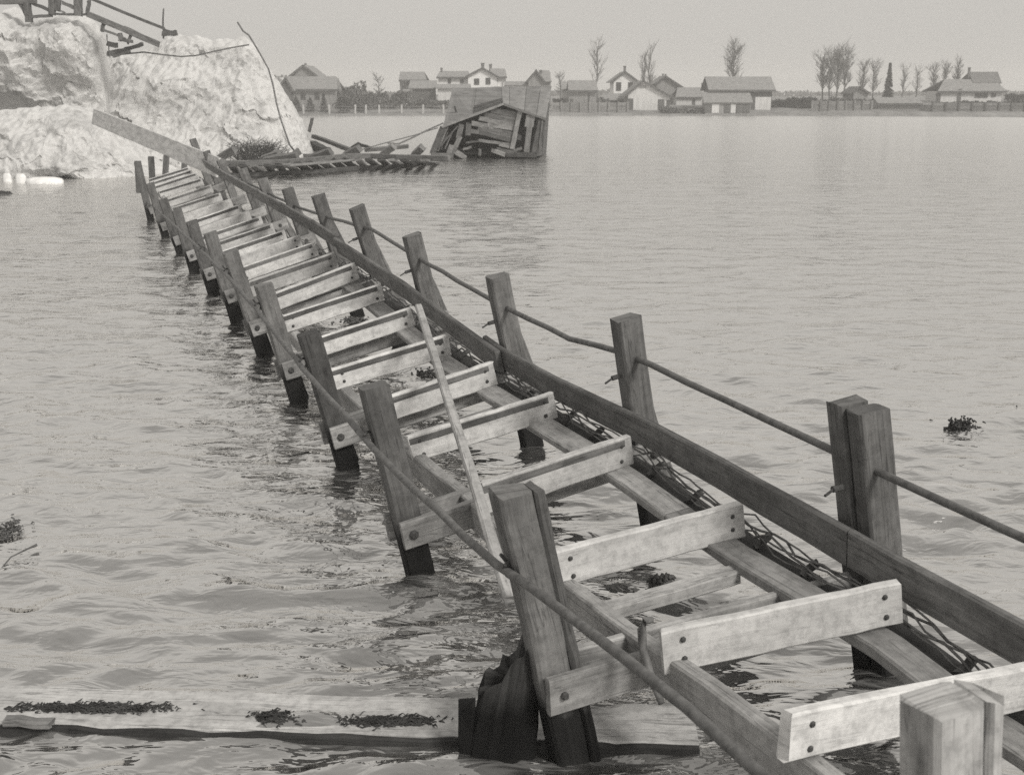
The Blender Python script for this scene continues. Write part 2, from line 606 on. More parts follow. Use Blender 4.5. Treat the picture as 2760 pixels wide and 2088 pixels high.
def make_mound(name, label, px_top, Y0, front, prof, seed, mat, amp=0.5, back=5.0, round_ends=1.0):
    """px_top: skyline in photograph pixels, built at distance Y0; prof: list of (height share, forward share)"""
    tops = [at_y(px, py, Y0) for px, py in px_top]
    tx = [p[0] for p in tops]
    tz = [p[2] for p in tops]
    nx, nv = 190, 120
    off = Vector((seed * 13.1, seed * 7.7, seed * 3.3))
    b = MB()
    pv, pf = [q[0] for q in prof], [q[1] for q in prof]
    for i in range(nx):
        u = i / (nx - 1)
        x = tx[0] + (tx[-1] - tx[0]) * u
        zt = float(np.interp(x, tx, tz))
        e = min(1.0, min(u, 1 - u) * 7)
        e = math.sqrt(max(0, 1 - (1 - e) ** 2)) if round_ends else 1
        for j in range(nv):
            v = j / (nv - 1)
            if v < 0.62:
                s = v / 0.62
                z = -0.8 + (zt + 0.8) * s
                y = Y0 - front * float(np.interp(s, pv, pf)) * (0.35 + 0.65 * e)
                p = Vector((x, y, z))
                k = 1.0 if s < .93 else (1 - s) / .07
            else:
                s = (v - 0.62) / 0.38
                z = zt + (-0.8 - zt) * s ** 1.6
                y = Y0 + back * s * (0.35 + .65 * e)
                p = Vector((x, y, z))
                k = min(1, s * 6)
            q = p * 0.33 + off
            d = noise.fractal(q, 0.9, 2.1, 5) * amp
            d2 = noise.noise(p * 1.7 + off) * 0.09 * amp + noise.noise(p * 3.6 + off) * .11 * amp
            rid = 0.0
            for (cs, am, gr) in ((2.6, .17, .13), (.85, .05, .10)):
                dd, pp = noise.voronoi(p / cs + off + Vector((noise.noise(p * .9), noise.noise(p * .9 + off), 0)) * .25)
                c0 = pp[0]
                loc = (p / cs + off - c0)
                rid += am * amp * noise.cell(c0 * 37.0) + gr * amp * cs * (loc.x * (noise.cell(c0 * 11.3) ) + loc.z * (noise.cell(c0 * 17.9) - .2))
            p.y -= (d + rid + d2) * k
            p.z += (d2 * 1.4) * (1 if j else 0)
            p.x += d2 * k
            b.v.append(tuple(p))
    for i in range(nx - 1):
        for j in range(nv - 1):
            b.face((i*nv+j, (i+1)*nv+j, (i+1)*nv+j+1, i*nv+j+1))
    # close both ends
    b.face([j for j in range(nv)])
    b.face([(nx-1)*nv+j for j in range(nv-1, -1, -1)])
    o = b.build(name, mat, smooth=False)
    return tag(o, label, 'mound', kind='structure')
mm = mound_mat('crusted white mound', 0.41, 0.56)
make_mound('mound', 'tall pale mound with a steep straight right flank and a cable down it',
           [(215, 330), (250, 240), (285, 165), (330, 146), (366, 141), (400, 133), (431, 116), (455, 100), (480, 93), (525, 97), (570, 108), (620, 106), (660, 103),
            (690, 122), (724, 183), (750, 222), (773, 262), (795, 300), (814, 330), (830, 372), (846, 412)], 64.0, 5.0,
           [(0, 1), (.15, .93), (.4, .72), (.7, .45), (.9, .2), (1, 0)], 1, mm, .75)
make_mound('mound', 'broad overhanging pale mound at the top left under the timber trestle',
           [(-160, 60), (-60, 45), (0, 38), (24, 22), (53, 24), (70, 42), (84, 57), (110, 44), (163, 37), (200, 38), (228, 42), (255, 56), (275, 90), (287, 122),
            (291, 170), (294, 240), (296, 330)], 60.5, 4.6,
           [(0, .12), (.3, .2), (.5, .36), (.66, .56), (.78, .68), (.9, .6), (1, 0)], 2, mm, .8)
make_mound('mound', 'low pale mound at the water edge on the left, level with the walkway end',
           [(-200, 310), (-60, 304), (0, 300), (81, 290), (140, 286), (183, 285), (220, 292), (250, 306), (285, 345), (320, 385), (366, 428), (420, 455), (470, 478)], 53.5, 3.2,
           [(0, .85), (.3, 1), (.6, .8), (.85, .45), (1, 0)], 3, mm, .75, back=8)

# ================================================================== WALKWAY
XC = [-6.23115740e-05, 4.84316795e-03, -4.92648617e-01, 3.31601638]
RT = ([0, 4.2, 5.5, 6.6, 7.9, 9, 11.4, 12.8, 15, 25, 40], [2, 2, 3, 6, 10, 11.5, 12.5, 13.5, 16, 17, 17])
WD = 1.27
def frame(s):
    x = np.polyval(XC, s)
    dx = np.polyval(np.polyder(XC), s)
    t = np.array([dx, 1, 0.0])
    t /= np.linalg.norm(t)
    n = np.array([t[1], -t[0], 0])
    r = math.radians(np.interp(s, *RT))
    N = n * math.cos(r) + np.array([0, 0, 1]) * math.sin(r)
    return np.array([x, s, 0.8]), t, N, np.cross(N, t)
def P(s, a, t=0.0):
    D, T, N, U = frame(s)
    return D + N * a + U * t
def deck_t(s):
    return float(np.interp(s, [3, 4.4, 5.2, 6.5, 7.85, 9.1, 11.6, 12.8, 14, 15.2, 16.3, 17.7, 19, 22, 25, 30.4, 34.4, 35.3, 37], [0, .0, .09, 0, -.01, -.06, -.085, 0, .05, .10, .11, .08, .03, -.09, -.14, -.20, -.09, 0, .03]))
wk = empty('wrecked_walkway', P(5.7, .6, -1.0), 'long leaning timber walkway stripped of its deck, running from the foreground out over the water', 'walkway')
# stations of the post pairs
ST = [3.15, 5.72, 8.15, 10.6, 13.05, 15.3, 17.85, 20.5, 23.3, 26.1, 29.3, 33.3]
LPOST = {3.15: ((-.62, 1.10), (-.45, -1.0)), 5.72: ((-.634, .832), (-.374, -.829)), 8.15: ((-.487, .80), (-.437, -.68)), 10.6: ((-.351, .654), (-.314, -.72)),
         13.05: ((-.255, .702), (-.263, -.72)), 15.3: ((-.227, .793), (-.264, -.70)), 17.85: ((-.184, .731), (-.26, -.66)), 20.5: ((-.215, .62), (-.306, -.71)),
         23.3: ((-.258, .565), (-.371, -.77)), 26.1: ((-.325, .563), (-.402, -.75)), 29.3: ((-.366, .688), (-.5, -.78)), 33.3: ((-.335, 1.0), (-.59, -.71))}
RTOP = {5.77: .865, 8.17: .77, 10.6: .68, 13.07: .75, 15.3: .82, 17.75: .76, 20.5: .64, 23.4: .60, 26.2: .63, 30.4: .61, 33.3: .70, 35.9: .95}

def post_beam(b, p0, p1, w, d, s, seg=10, jit=.0035):
    D, T, N, U = frame(s)
    pts = [p0 + (p1 - p0) * i / seg for i in range(seg + 1)]
    b.sweep(pts, [N] * (seg+1), [T] * (seg+1), w, d, 0.016, jit)
def bolt(b, c, axis, r, ln=0.02):
    axis = np.array(axis)
    b.tube([c, c + axis * ln * .5, c + axis * ln], [r, r, r * .6], 7)
# left posts
for s in ST:
    (a1, t1), (a0, t0) = LPOST[s]
    D, T, N, U = frame(s)
    top = P(s, a1, t1)
    base = P(s, a0, t0)
    base = base + (base - top) / np.linalg.norm(base - top) * 0.55
    if s < 6:
        pm = M['post_pale'] if s < 4 else M['post']
        b = MB(); post_beam(b, base - N * .03, top - N * .03, .185, .155, s, 14, .005)
        po = b.build('post', pm, wk)
        if s < 4: po['label'] = 'blunt bleached post in the bottom right corner'
        # second timber, spiked flush to the first
        b = MB(); post_beam(b, base + N * .0955 - T * .004, top + N * .0955 - T * .004 - U * .004, .064, .150, s, 14, .004)
        b.build('post', pm, wk)
    else:
        b = MB(); post_beam(b, base, top, .20, .15, s)
        po = b.build('post', M['post_dark' if abs(s - 10.6) < .1 else 'post'], wk)
        if s < 24:
            # second, more upright timber bolted behind the first
            b = MB(); post_beam(b, base + T * .13 + N * .10, P(s, a1 + .02, t1 - .30) + T * .13, .13, .10, s)
            b.build('post', M['post'], wk)
# right posts
for s, tt in RTOP.items():
    D, T, N, U = frame(s)
    a = WD + .30
    top, base = P(s, a, tt), P(s, a + (.36 if s < 6 else 0), -1.75)
    if s < 6:
        b = MB(); post_beam(b, base - N * .045 + T * .066, top - N * .045 + T * .066 + U * .02, .22, .128, s); b.build('post', M['post'], wk)
        b = MB(); post_beam(b, base - T * .066, top - T * .066, .23, .13, s); b.build('post', M['post'], wk)
    else:
        b = MB(); post_beam(b, base, top, .205, .165, s); b.build('post', M['post'], wk)
        if s < 30:
            b = MB(); post_beam(b, P(s, a + .23, -.75) + T * .14, P(s, a + .03, tt - .32) + T * .14, .15, .11, s); b.build('brace', M['post'], wk)
# extra far posts beyond the end
for (px0, py0, px1, py1, Yd) in ((407, 422, 413, 490, 37.5), (449, 418, 443, 470, 38.6), (497, 440, 494, 470, 39.5), (371, 434, 376, 480, 36.4)):
    b = MB(); b.beam(at_y(px0, py0, Yd), at_y(px1, py1 + 40, Yd), .17, .15, (0, 1, 0)); b.build('post', M['post'], wk)

# caps: paired boards clamping every post pair under the stringers
for s in ST[1:]:
    D, T, N, U = frame(s)
    tc_ = -.32 + deck_t(s) * .5
    for sg in (-1, 1):
        off = T * (.115 * sg)
        al = min(LPOST[s][0][0], LPOST[s][1][0]) * .45 + max(LPOST[s][0][0], LPOST[s][1][0]) * .55 - .13
        b = MB(); b.beam(P(s, al + .05 * (sg < 0), tc_) + off, P(s, WD + .46, tc_ - .01) + off, .055, .215, U, 5, .003)
        cb = b.build('cap_board', M['cap'], wk)
        if sg < 0 and s < 24:
            for aa in (al + .13, WD + .3):
                b = MB(); bolt(b, P(s, aa, tc_) + off - T * .028, -T, .036 if s > 6 else .022, .03)
                b.build('bolt', M['iron'], cb)

# joists
JS = [(4.4, 4.4, .19, .03), (5.41, 5.15, .041, .139), (6.6, 6.515, -.016, .016), (7.67, 7.854, .06, -.013), (9.31, 9.149, -.10, -.058), (10.3, 10.364, -.06, -.06),
      (11.675, 11.68, -.063, -.085), (12.85, 12.79, -.02, .006), (14.0, 14.0, .07, .061), (15.0, 15.17, .14, .137), (16.316, 16.31, .131, .13), (17.6, 17.67, .12, .11), (18.9, 18.956, .06, .058),
      (20.4, 20.4, -.02, -.02), (22, 22, -.09, -.092), (23.5, 23.525, -.11, -.115), (25, 25, -.14, -.14), (26.6, 26.6, -.16, -.16), (28.4, 28.4, -.18, -.19), (30.67, 30.44, -.20, -.20), (32.5, 32.5, -.15, -.15),
      (34.8, 34.415, -.10, -.093), (35.9, 35.3, -.03, .02), (36.3, 36.5, .07, .033), (37.4, 37.4, .09, .06)]
for k, (sl, sr, tl, tr) in enumerate(JS):
    D, T, N, U = frame((sl + sr) / 2)
    h = .235
    e0, e1 = -.02 + rnd.uniform(-.03, .02), WD + rnd.uniform(-.02, .03)
    if k == 0: e0, e1 = -.09, WD + .25
    p0, p1 = P(sl, e0, tl - h/2), P(sr, e1, tr - h/2)
    b = MB(); b.beam(p0, p1, .062 + rnd.uniform(-.006, .006), h + rnd.uniform(-.015, .012), U, 10, .0035, .010)
    j = b.build('joist', M['joist'], wk)
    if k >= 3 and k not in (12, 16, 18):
        # thin dark strip along the face under the top edge
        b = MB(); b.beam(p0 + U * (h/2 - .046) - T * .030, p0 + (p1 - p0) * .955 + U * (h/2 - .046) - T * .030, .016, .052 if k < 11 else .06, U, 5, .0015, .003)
        b.build('top_strip', M['joist_strip'], j)
    if sl < 22:
        for u in (.075, .93):
            for dz in (-.055, .055):
                c = p0 + (p1 - p0) * (u + rnd.uniform(-.012, .012)) + U * (dz + rnd.uniform(-.012, .012)) - T * .031
                b = MB(); bolt(b, c, -T, .0165 if sl < 9 else .018, .014)
                b.build('bolt', M['iron'], j)
# stringers
def swept(name, s0, s1, afun, tfun, w, h, mat, n=10, jit=.003, parent=None):
    ss = np.linspace(s0, s1, n)
    fr_ = [frame(s) for s in ss]
    pts = [P(s, afun(s), tfun(s)) for s in ss]
    b = MB(); b.sweep(pts, [f[2] for f in fr_], [f[3] for f in fr_], w, h, .012, jit)
    return b.build(name, mat, parent or wk)
cuts = [1.2, 8.2, 13.1, 17.9, 23.3, 29.3, 37.6]
for i in range(len(cuts) - 1):
    swept('stringer', cuts[i] + .005, cuts[i+1] - .005, lambda s: .055, lambda s: deck_t(s) + float(np.interp(s, [3.5, 4.4, 5.4], [.15, .15, 0])) - .215 - .125, .10, .25, M['stringer'])
cuts = [1.2, 7.0, 12.8, 19.0, 25.2, 31.4, 37.6]
for i in range(len(cuts) - 1):
    swept('stringer', cuts[i] + .005, cuts[i+1] - .005, lambda s: WD - .135, lambda s: deck_t(s) - .212 - .04, .215, .075, M['stringer'])
    # rougher ledger outside the joist ends that carries the wires
    swept('ledger', cuts[i] + .005, cuts[i+1] - .005, lambda s: WD + .075, lambda s: deck_t(s) - .30, .16, .06, M['dark_wood'])
# odd cross pieces between the stringers
for (s, a0, a1, t, w, h, mt) in ((6.22, .12, 1.03, -.30, .12, .09, 'stringer'), (9.85, .1, 1.15, -.30, .26, .05, 'cap'), (10.95, .1, 1.1, -.36, .16, .06, 'cap'), (13.5, .1, 1.1, -.33, .2, .05, 'cap')):
    D, T, N, U = frame(s)
    b = MB(); b.beam(P(s, a0, t + deck_t(s)), P(s, a1, t + deck_t(s)), w, h, U, 4, .003)
    b.build('cross_piece', M[mt], wk)
# curb boards along the right-hand side, dipping and rising
CT = ([2.6, 4.5, 5.7, 6.8, 7.7, 8.6, 9.4, 10.5, 11.4, 13.2, 14.8, 17.8, 20.5, 23.3, 29.3, 33, 37], [.15, .174, .178, .146, .095, .03, -.005, .0, .07, .205, .25, .36, .40, .40, .42, .48, .6])
def curb_t(s): return float(np.interp(s, *CT))
for (s0, s1, da) in ((1.2, 5.66, 0), (5.67, 10.9, 0), (10.45, 16.4, -.065), (16.41, 22.0, -.01), (22.02, 27.5, -.01), (27.52, 33.5, -.01)):
    swept('curb_board', s0, s1, lambda s, da=da: WD + .155 + da, lambda s: curb_t(s) - .115, .055, .235, M['curb'], 14, .002)
# hand rails of pipe
def a_left(s): return float(np.interp(s, [3, 4, 5.7, 8.15, 10.6, 13, 15.3, 25, 34], [-.78, -.72, -.72, -.63, -.50, -.42, -.39, -.45, -.5]))
LP = ([3.0, 3.77, 4.0, 4.456, 5.16, 5.85, 7.0, 8.03, 8.6, 10.38, 12.44, 14.84, 19.0, 23.3, 29, 34], [.47, .481, .51, .494, .454, .40, .405, .43, .46, .39, .446, .55, .50, .362, .1, -.165])
RP = ([2.8, 4.67, 5.47, 5.95, 7.77, 7.96, 8.37, 9.2, 10.25, 10.95, 12.7, 13.46, 14.86, 17.3, 19.74, 22.5, 26, 30, 36], [.49, .509, .522, .508, .446, .448, .434, .34, .341, .373, .445, .477, .55, .43, .334, .303, .28, .25, .3])
def rail(s0, s1, afun, tab, r, name='hand_rail', n=80, wob=.006):
    ss = np.linspace(s0, s1, n)
    pts = [P(s, afun(s), float(np.interp(s, *tab))) + np.array([rnd.uniform(-wob, wob), 0, rnd.uniform(-wob, wob)]) for s in ss]
    b = MB(); b.tube(pts, [r * rnd.uniform(.97, 1.03) for _ in ss], 9)
    return b.build(name, M['pipe'], wk, smooth=True)
rail(1.3, 34, a_left, LP, .024)
rail(1.3, 36, lambda s: WD + .31, RP, .024)
rail(18, 34, lambda s: WD + .33, ([18, 20, 24, 28, 34], [.12, .05, .02, .0, .05]), .013, 'lower_rail_wire', 40, .01)
# wire ties and hooks that hold the pipe to the left posts, bolts through the right posts
for s in ST[1:7]:
    c = P(s, a_left(s) + .03, float(np.interp(s, *LP)))
    b = MB(); b.tube([c + np.array([.035 * math.cos(q), .02 * math.sin(2*q), .045 * math.sin(q)]) for q in np.linspace(0, 6.6, 12)], .012, 5)
    b.tube([c + np.array([-.01, 0, .03]), c + np.array([-.05, -.02, .09])], .010, 5)
    b.build('pipe_tie', M['iron'], wk)
for s in (5.77, 8.17, 10.6, 13.07, 15.3):
    t_ = float(np.interp(s, *RP)) - .12
    c = P(s, WD + .14, t_)
    b = MB(); b.tube([c + frame(s)[2] * .04, c - frame(s)[2] * .03], .02, 7)
    b.tube([c - frame(s)[2] * .02, c - frame(s)[2] * .09 + np.array([0, -.02, -.02])], .009, 5)
    b.build('bolt', M['iron'], wk)
# iron hook standing on the left stringer
b = MB(); q0 = P(5.42, -.10, .02)
b.tube([q0 + np.array([.03, 0, .10]), q0 + np.array([-.01, -.01, .10]), q0 + np.array([-.025, -.01, .05]), q0 + np.array([-.02, -.02, -.05]), q0 + np.array([.02, -.10, -.17]), q0 + np.array([.06, -.2, -.26])], [.016, .022, .024, .023, .021, .018], 7)
b.build('hook', M['pipe'], wk, smooth=True)

# wires lying in the trough beside the joist ends
for k in range(5):
    ss = np.linspace(2.7, 20, 150)
    ph = rnd.random() * 6
    pts = []
    for i, s in enumerate(ss):
        w = .022 * math.sin(s * 4.6 + ph) + .018 * math.sin(s * 9.7 + ph * 2) + .012 * math.sin(s * 17 + k)
        pts.append(P(s, WD + .03 + .022 * k + w * .8, deck_t(s) - .235 + abs(w) * 1.2 + .012 * k + (.03 * math.sin(s * 3.1 + k) ** 2)))
    b = MB(); b.tube(pts, .0065 + .002 * (k % 2), 5)
    o = b.build('wire', M['wire'], None, smooth=True, loc=pts[0])
    tag(o, 'slack wire lying in the trough beside the joist ends under the dark curb board', 'wire', 'wires lying along the walkway trough')
for k, s in enumerate((4.2, 4.75, 5.9, 6.35, 7.1, 7.6, 8.5, 9.0, 9.8, 10.9, 11.5, 12.5, 13.4, 14.6)):
    D, T, N, U = frame(s)
    b = MB(); b.beam(P(s, WD + .01, deck_t(s) - .235), P(s + .03, WD + .14, deck_t(s) - .20), .05, .045, U, 2, .006)
    b.build('wire_clip', M['iron'], wk)

# pole thrown across the joists
b = MB(); b.beam(at_z(1128, 826, 1.27), at_z(1376, 1612, .80), .075, .05, (0, .3, 1), 8, .004)
o = b.build('loose_pole', M['pole'], None, loc=at_z(1376, 1612, .80))
tag(o, 'pale square pole lying slantwise over the joists down to the left rail', 'pole')

# broken pile beside the near left post
def broken_pile():
    c = np.array(at_z(1345, 2040, 0))
    b = MB()
    n, rows = 26, 12
    cf = [rnd.uniform(.78, 1.18) for _ in range(n)]
    jg = [rnd.uniform(-.05, .08) for _ in range(n)]
    o = len(b.v)
    for j in range(rows):
        u = j / (rows - 1)
        for k in range(n):
            q = 2 * math.pi * k / n
            top = .60 + .20 * math.cos(q - .2) + .05 * math.sin(3 * q) + jg[k]
            z = -.7 + (top + .7) * u
            r_ = (.185 - .075 * max(0, z)) * cf[k] * rnd.uniform(.94, 1.06)
            b.v.append((c[0] + r_ * math.cos(q) + .13 * max(0, z), c[1] + r_ * .8 * math.sin(q), z))
    for j in range(rows - 1):
        for k in range(n):
            k2 = (k + 1) % n
            b.face((o+j*n+k, o+j*n+k2, o+(j+1)*n+k2, o+(j+1)*n+k), [(j*.1, k*.05), (j*.1, k*.05+.05), (j*.1+.1, k*.05+.05), (j*.1+.1, k*.05)])
    e = o + (rows-1)*n
    ci = len(b.v)
    b.v.append((c[0] + .07, c[1], .46))
    for k in range(n):
        b.face((e+k, e+(k+1) % n, ci))
    b.beam((c[0] - .13, c[1] - .08, -.3), (c[0] - .165, c[1] - .06, .34), .09, .05, (0, 1, 0), 4, .016)
    b.beam((c[0] + .10, c[1] + .03, .2), (c[0] + .20, c[1] + .05, .98), .06, .035, (0, 1, 0), 4, .012)
    o_ = b.build('broken_pile', M['pile'], None, loc=(c[0], c[1], 0))
    tag(o_, 'dark splintered pile stump in the water against the near left post', 'pile')
broken_pile()

# long floating board across the bottom
def floating_board(px0, px1, y0, y1, label):
    A = at_z(px0, y0, .03); B = at_z(px1, y1, .03)
    root = empty('floating_board', (A + B) / 2, label, 'board')
    d = (B - A) / np.linalg.norm(B - A)
    nrm = np.array([-d[1], d[0], 0])
    L = np.linalg.norm(B - A)
    m = max(8, int(L / .15))
    Z = np.array([0, 0, 1.0])
    b = MB()
    pts = [A + d * L * i / m + nrm * .21 + np.array([0, 0, (.004 * math.sin(i * .8) + .026)]) for i in range(m + 1)]
    b.sweep(pts, [nrm] * (m+1), [Z] * (m+1), .42, .04, .01, .003)
    b.build('board', M['float'], root)
    b = MB()
    pts = [A + d * L * i / m + np.array([0, 0, -.022 + .006 * math.sin(i * 1.7)]) - nrm * .012 for i in range(m + 1)]
    b.sweep(pts, [nrm] * (m+1), [Z] * (m+1), .04, .13, .012, .007)
    b.build('edge_strip', M['float_edge'], root)
floating_board(-140, 1884, 1962, 2026, 'long flat board floating low in the water across the bottom, behind the near left post')
def clump(name, c, lx, ly, h, n, mat, label, cat, r=.0045, flat=True, group=None, seed=0):
    rr = random.Random(seed)
    b = MB()
    for _ in range(n):
        x, y = rr.gauss(0, lx * .42), rr.gauss(0, ly * .42)
        p = np.array([c[0] + x, c[1] + y, c[2] + abs(rr.gauss(0, h * .4))])
        q = rr.gauss(0, .45) if flat else rr.uniform(0, 6.28)
        ln = rr.uniform(.012, .05)
        d = np.array([math.cos(q), math.sin(q), rr.uniform(-.15, .35)])
        b.tube([p, p + d * ln * .5 + np.array([0, 0, rr.uniform(-.01, .015)]), p + d * ln], [r * rr.uniform(.6, 1.6), r * rr.uniform(.7, 1.5), r * .4], 4)
        if rr.random() < .5:   # leaf scrap
            w = rr.uniform(.003, .009)
            pv = np.array([-d[1], d[0], rr.uniform(-.4, .4)])
            b.prism([p - pv * w, p + d * ln * .25, p + pv * w * rr.uniform(.4, 1.4), p - d * ln * rr.uniform(.1, .3)], (0, 0, .003))
    o = b.build(name, mat, None, loc=c)
    return tag(o, label, cat, group)
def onboard(px, py, up=.03):
    p = at_z(px, py, .04)
    return np.array([p[0], p[1], up + .05])
clump('weed_clump', onboard(240, 1925), .52, .055, .008, 620, M['weed'], 'long dark streak of wet weed on the left end of the floating board', 'weed', seed=1)
clump('weed_clump', onboard(745, 1952), .17, .06, .022, 300, M['weed'], 'small peaked clump of wet weed in the middle of the floating board', 'weed', seed=2)
clump('weed_clump', onboard(1045, 1962), .30, .06, .012, 430, M['weed'], 'ragged band of wet weed on the floating board nearest the broken pile', 'weed', seed=3)
b = MB(); b.beam(onboard(20, 1966, .045), onboard(140, 1972, .045), .07, .05, (0, 0, 1), 3, .004)
tag(b.build('board_scrap', M['wreck_pale'], None, loc=onboard(80, 1970, .045)), 'short pale scrap of wood on the front edge of the floating board at far left', 'scrap')
clump('weed_clump', at_z(2590, 1160, .01), .15, .13, .13, 420, M['weed'], 'black clump of drifting weed on open water right of the double post', 'weed', r=.009, flat=False, seed=4)
for i, (px, py, n_) in enumerate(((2512, 1138, 12), (2553, 1190, 8), (2735, 1106, 12), (2697, 1062, 7), (2440, 1103, 6))):
    clump('weed_scrap', at_z(px, py, .005), .04, .04, .03, n_, M['weed'], 'tiny dark scrap of weed adrift around the black clump on the right', 'weed scrap', r=.008, flat=False, group='weed scraps adrift', seed=10 + i)
clump('twig_clump', at_z(20, 1440, .02), .10, .22, .12, 190, M['brush'], 'dark tangle of twigs in the water at the left edge', 'twigs', r=.006, flat=False, seed=5)
b = MB(); b.tube([at_z(-20, 1560, .02), at_z(30, 1500, .06), at_z(75, 1478, .08), at_z(100, 1467, .1)], [.006, .006, .007, .012], 5)
tag(b.build('stick', M['brush'], None, loc=at_z(30, 1500, .02)), 'thin bent stick poking from the water below the twig tangle', 'stick')

for i, (px, py, lx) in enumerate(((945, 868, .28), (1212, 900, .22), (1150, 1010, .18), (1785, 1570, .10))):
    clump('drift_debris', at_z(px, py, .02), lx, lx * .8, .07, 90, M['brush'], ('dark drift caught under the joists beside the top end of the loose pole', 'dark drift under the joists right of the loose pole, by the curb',
          'small dark drift in the water under the loose pole', 'small dark drift in the nearest gap but two between the joists')[i], 'drift', r=.012, flat=False, seed=20 + i)
# ------------------------------------------------------------------ long plank beyond the walkway end
pA, pB = at_y(590, 452, 33.0), at_y(252, 314, 43.0)
pC = P(27.0, WD + .14, curb_t(27) - .12)
b = MB()
ux = np.array([.25, 0, 1.0]); ux /= np.linalg.norm(ux)
b.beam(pA, pB, .07, .56, ux, 10, .006)
tag(b.build('long_plank', M['plank'], None, loc=pA), 'very long wide plank slanting up from the walkway end to the pale mounds', 'plank')

# ================================================================== SECOND, COLLAPSED WALKWAY
cw = empty('collapsed_walkway', at_z(900, 445, 0), 'second walkway collapsed almost flat on the water between the mound and the wrecked shed', 'walkway')
def cpt(px, py, z): return at_z(px, py, z)
front = [(540, 441), (660, 441), (760, 438), (850, 430), (930, 422), (1000, 421), (1070, 424), (1140, 425), (1210, 428)]
pts = [cpt(x, y, .55) for x, y in front]
def poly_sweep(b, pts, w, h, up=(0, 0, 1), jit=.01):
    n_, u_ = [], []
    for i in range(len(pts)):
        t = pts[min(i+1, len(pts)-1)] - pts[max(i-1, 0)]
        n = np.cross(t, np.array(up, float)); n /= np.linalg.norm(n)
        u = np.cross(n, t); u /= np.linalg.norm(u)
        n_.append(n); u_.append(u)
    b.sweep(pts, n_, u_, w, h, .03, jit)
b = MB(); poly_sweep(b, pts, .14, .26); b.build('rail_board', M['curb'], cw)
b = MB(); poly_sweep(b, [cpt(x, y, .35) for x, y in ((640, 421), (740, 419), (840, 421), (930, 424))], .14, .22); b.build('rail_board', M['wreck'], cw)
b = MB(); poly_sweep(b, [cpt(x, y, .5) for x, y in ((772, 447), (860, 440), (945, 432))], .5, .08); b.build('board', M['wreck_pale'], cw)
b = MB(); poly_sweep(b, [cpt(x, y, .12) for x, y in ((560, 476), (700, 470), (850, 463), (945, 455), (1060, 449), (1170, 437))], .2, .22); b.build('sill_board', M['dark_wood'], cw)
b = MB(); poly_sweep(b, [cpt(x, y, .3) for x, y in ((730, 447), (800, 441), (870, 434))], .12, .3); b.build('rail_board', M['dark_wood'], cw)
# joists tipped over, dark and pale
for k, px in enumerate(range(575, 1190, 31)):
    yb = float(np.interp(px, [560, 700, 850, 945, 1060, 1170], [474, 469, 462, 455, 447, 437]))
    yt = float(np.interp(px, [540, 660, 760, 850, 930, 1070, 1200], [447, 447, 444, 438, 430, 431, 433]))
    lean = rnd.uniform(10, 24)
    b = MB(); b.beam(cpt(px - lean, yt, .55), cpt(px + lean * .6, yb, .08), .30, .12, (0, 1, .4), 3, .012)
    b.build('joist', M['wreck_pale'] if k % 3 == 1 else M['dark_wood'], cw)
# toppled posts
for (x0, y0, x1, y1, w) in ((590, 428, 632, 402, .34), (715, 434, 800, 420, .36), (835, 429, 893, 408, .36), (930, 420, 970, 400, .36), (1030, 418, 1062, 394, .34), (1115, 420, 1138, 398, .34), (706, 430, 752, 414, .3), (985, 405, 1100, 395, .2)):
    b = MB(); b.beam(cpt(x0, y0, .45), at_y(x1, y1, cpt(x0, y0, .45)[1] - .6), w, w * .9, (0, 1, .3), 3, .015)
    b.build('post', M['curb'], cw)
def px_tube(name, pp, Yd, r, mat, label, cat, group=None):
    pts = [at_y(p[0], p[1], Yd if len(p) < 3 else p[2]) for p in pp]
    b = MB(); b.tube(pts, r, 6)
    return tag(b.build(name, mat, None, smooth=True, loc=pts[0]), label, cat, group)
b = MB(); b.beam(at_y(845, 368, 66), at_y(955, 408, 62), .24, .2, (0, 0, 1), 4, .02)
tag(b.build('fallen_pole', M['wreck'], None, loc=at_y(955, 408, 62)), 'fallen pole sloping from the mound foot down to the collapsed walkway', 'pole')
b = MB(); b.beam(at_y(843, 388, 65), at_y(880, 411, 63), .42, .4, (0, 0, 1), 4, .04)
tag(b.build('fallen_log', M['dark_wood'], None, loc=at_y(880, 411, 63)), 'thick dark log fallen against the foot of the tall mound', 'log')
b = MB(); b.beam(at_y(833, 356, 67), at_y(842, 318, 67), .17, .15, (0, 1, 0), 3, .015)
tag(b.build('stake', M['wreck'], None, loc=at_y(833, 356, 67)), 'leaning stake standing in the water right of the tall mound', 'stake')
b = MB(); b.beam(at_y(940, 404, 68), at_y(965, 388, 67), .2, .2, (0, 1, 0), 3, .02); b.beam(at_y(965, 388, 67), at_y(996, 398, 66), .18, .16, (0, 1, 0), 3, .02)
tag(b.build('broken_truss', M['dark_wood'], None, loc=at_y(965, 400, 67)), 'broken angle of two timbers sticking up behind the collapsed walkway', 'timber')
px_tube('cable', [(1195, 332, 66), (1150, 352, 66), (1110, 372, 65), (1075, 388, 64), (1045, 386, 63.5)], 0, .045, M['wire'], 'slack cable from the shed eave down to the collapsed walkway', 'cable')
px_tube('cable', [(1180, 345, 66), (1120, 364, 65.5), (1040, 385, 64), (960, 408, 62), (900, 421, 61)], 0, .03, M['wire'], 'thinner cable running low from the shed towards the tall mound', 'cable')
px_tube('cable', [(640, 60, 62.2), (655, 84, 62.2), (671, 96, 62), (692, 130, 61.6), (708, 158, 61.2), (724, 187, 60.8), (736, 230, 60.2), (745, 277, 59.6), (755, 316, 59.2), (765, 346, 58.9), (781, 391, 58.7), (793, 406, 58.6), (808, 416, 58.5)], 0, .045, M['wire'], 'cable hanging down the right flank of the tall mound', 'cable')
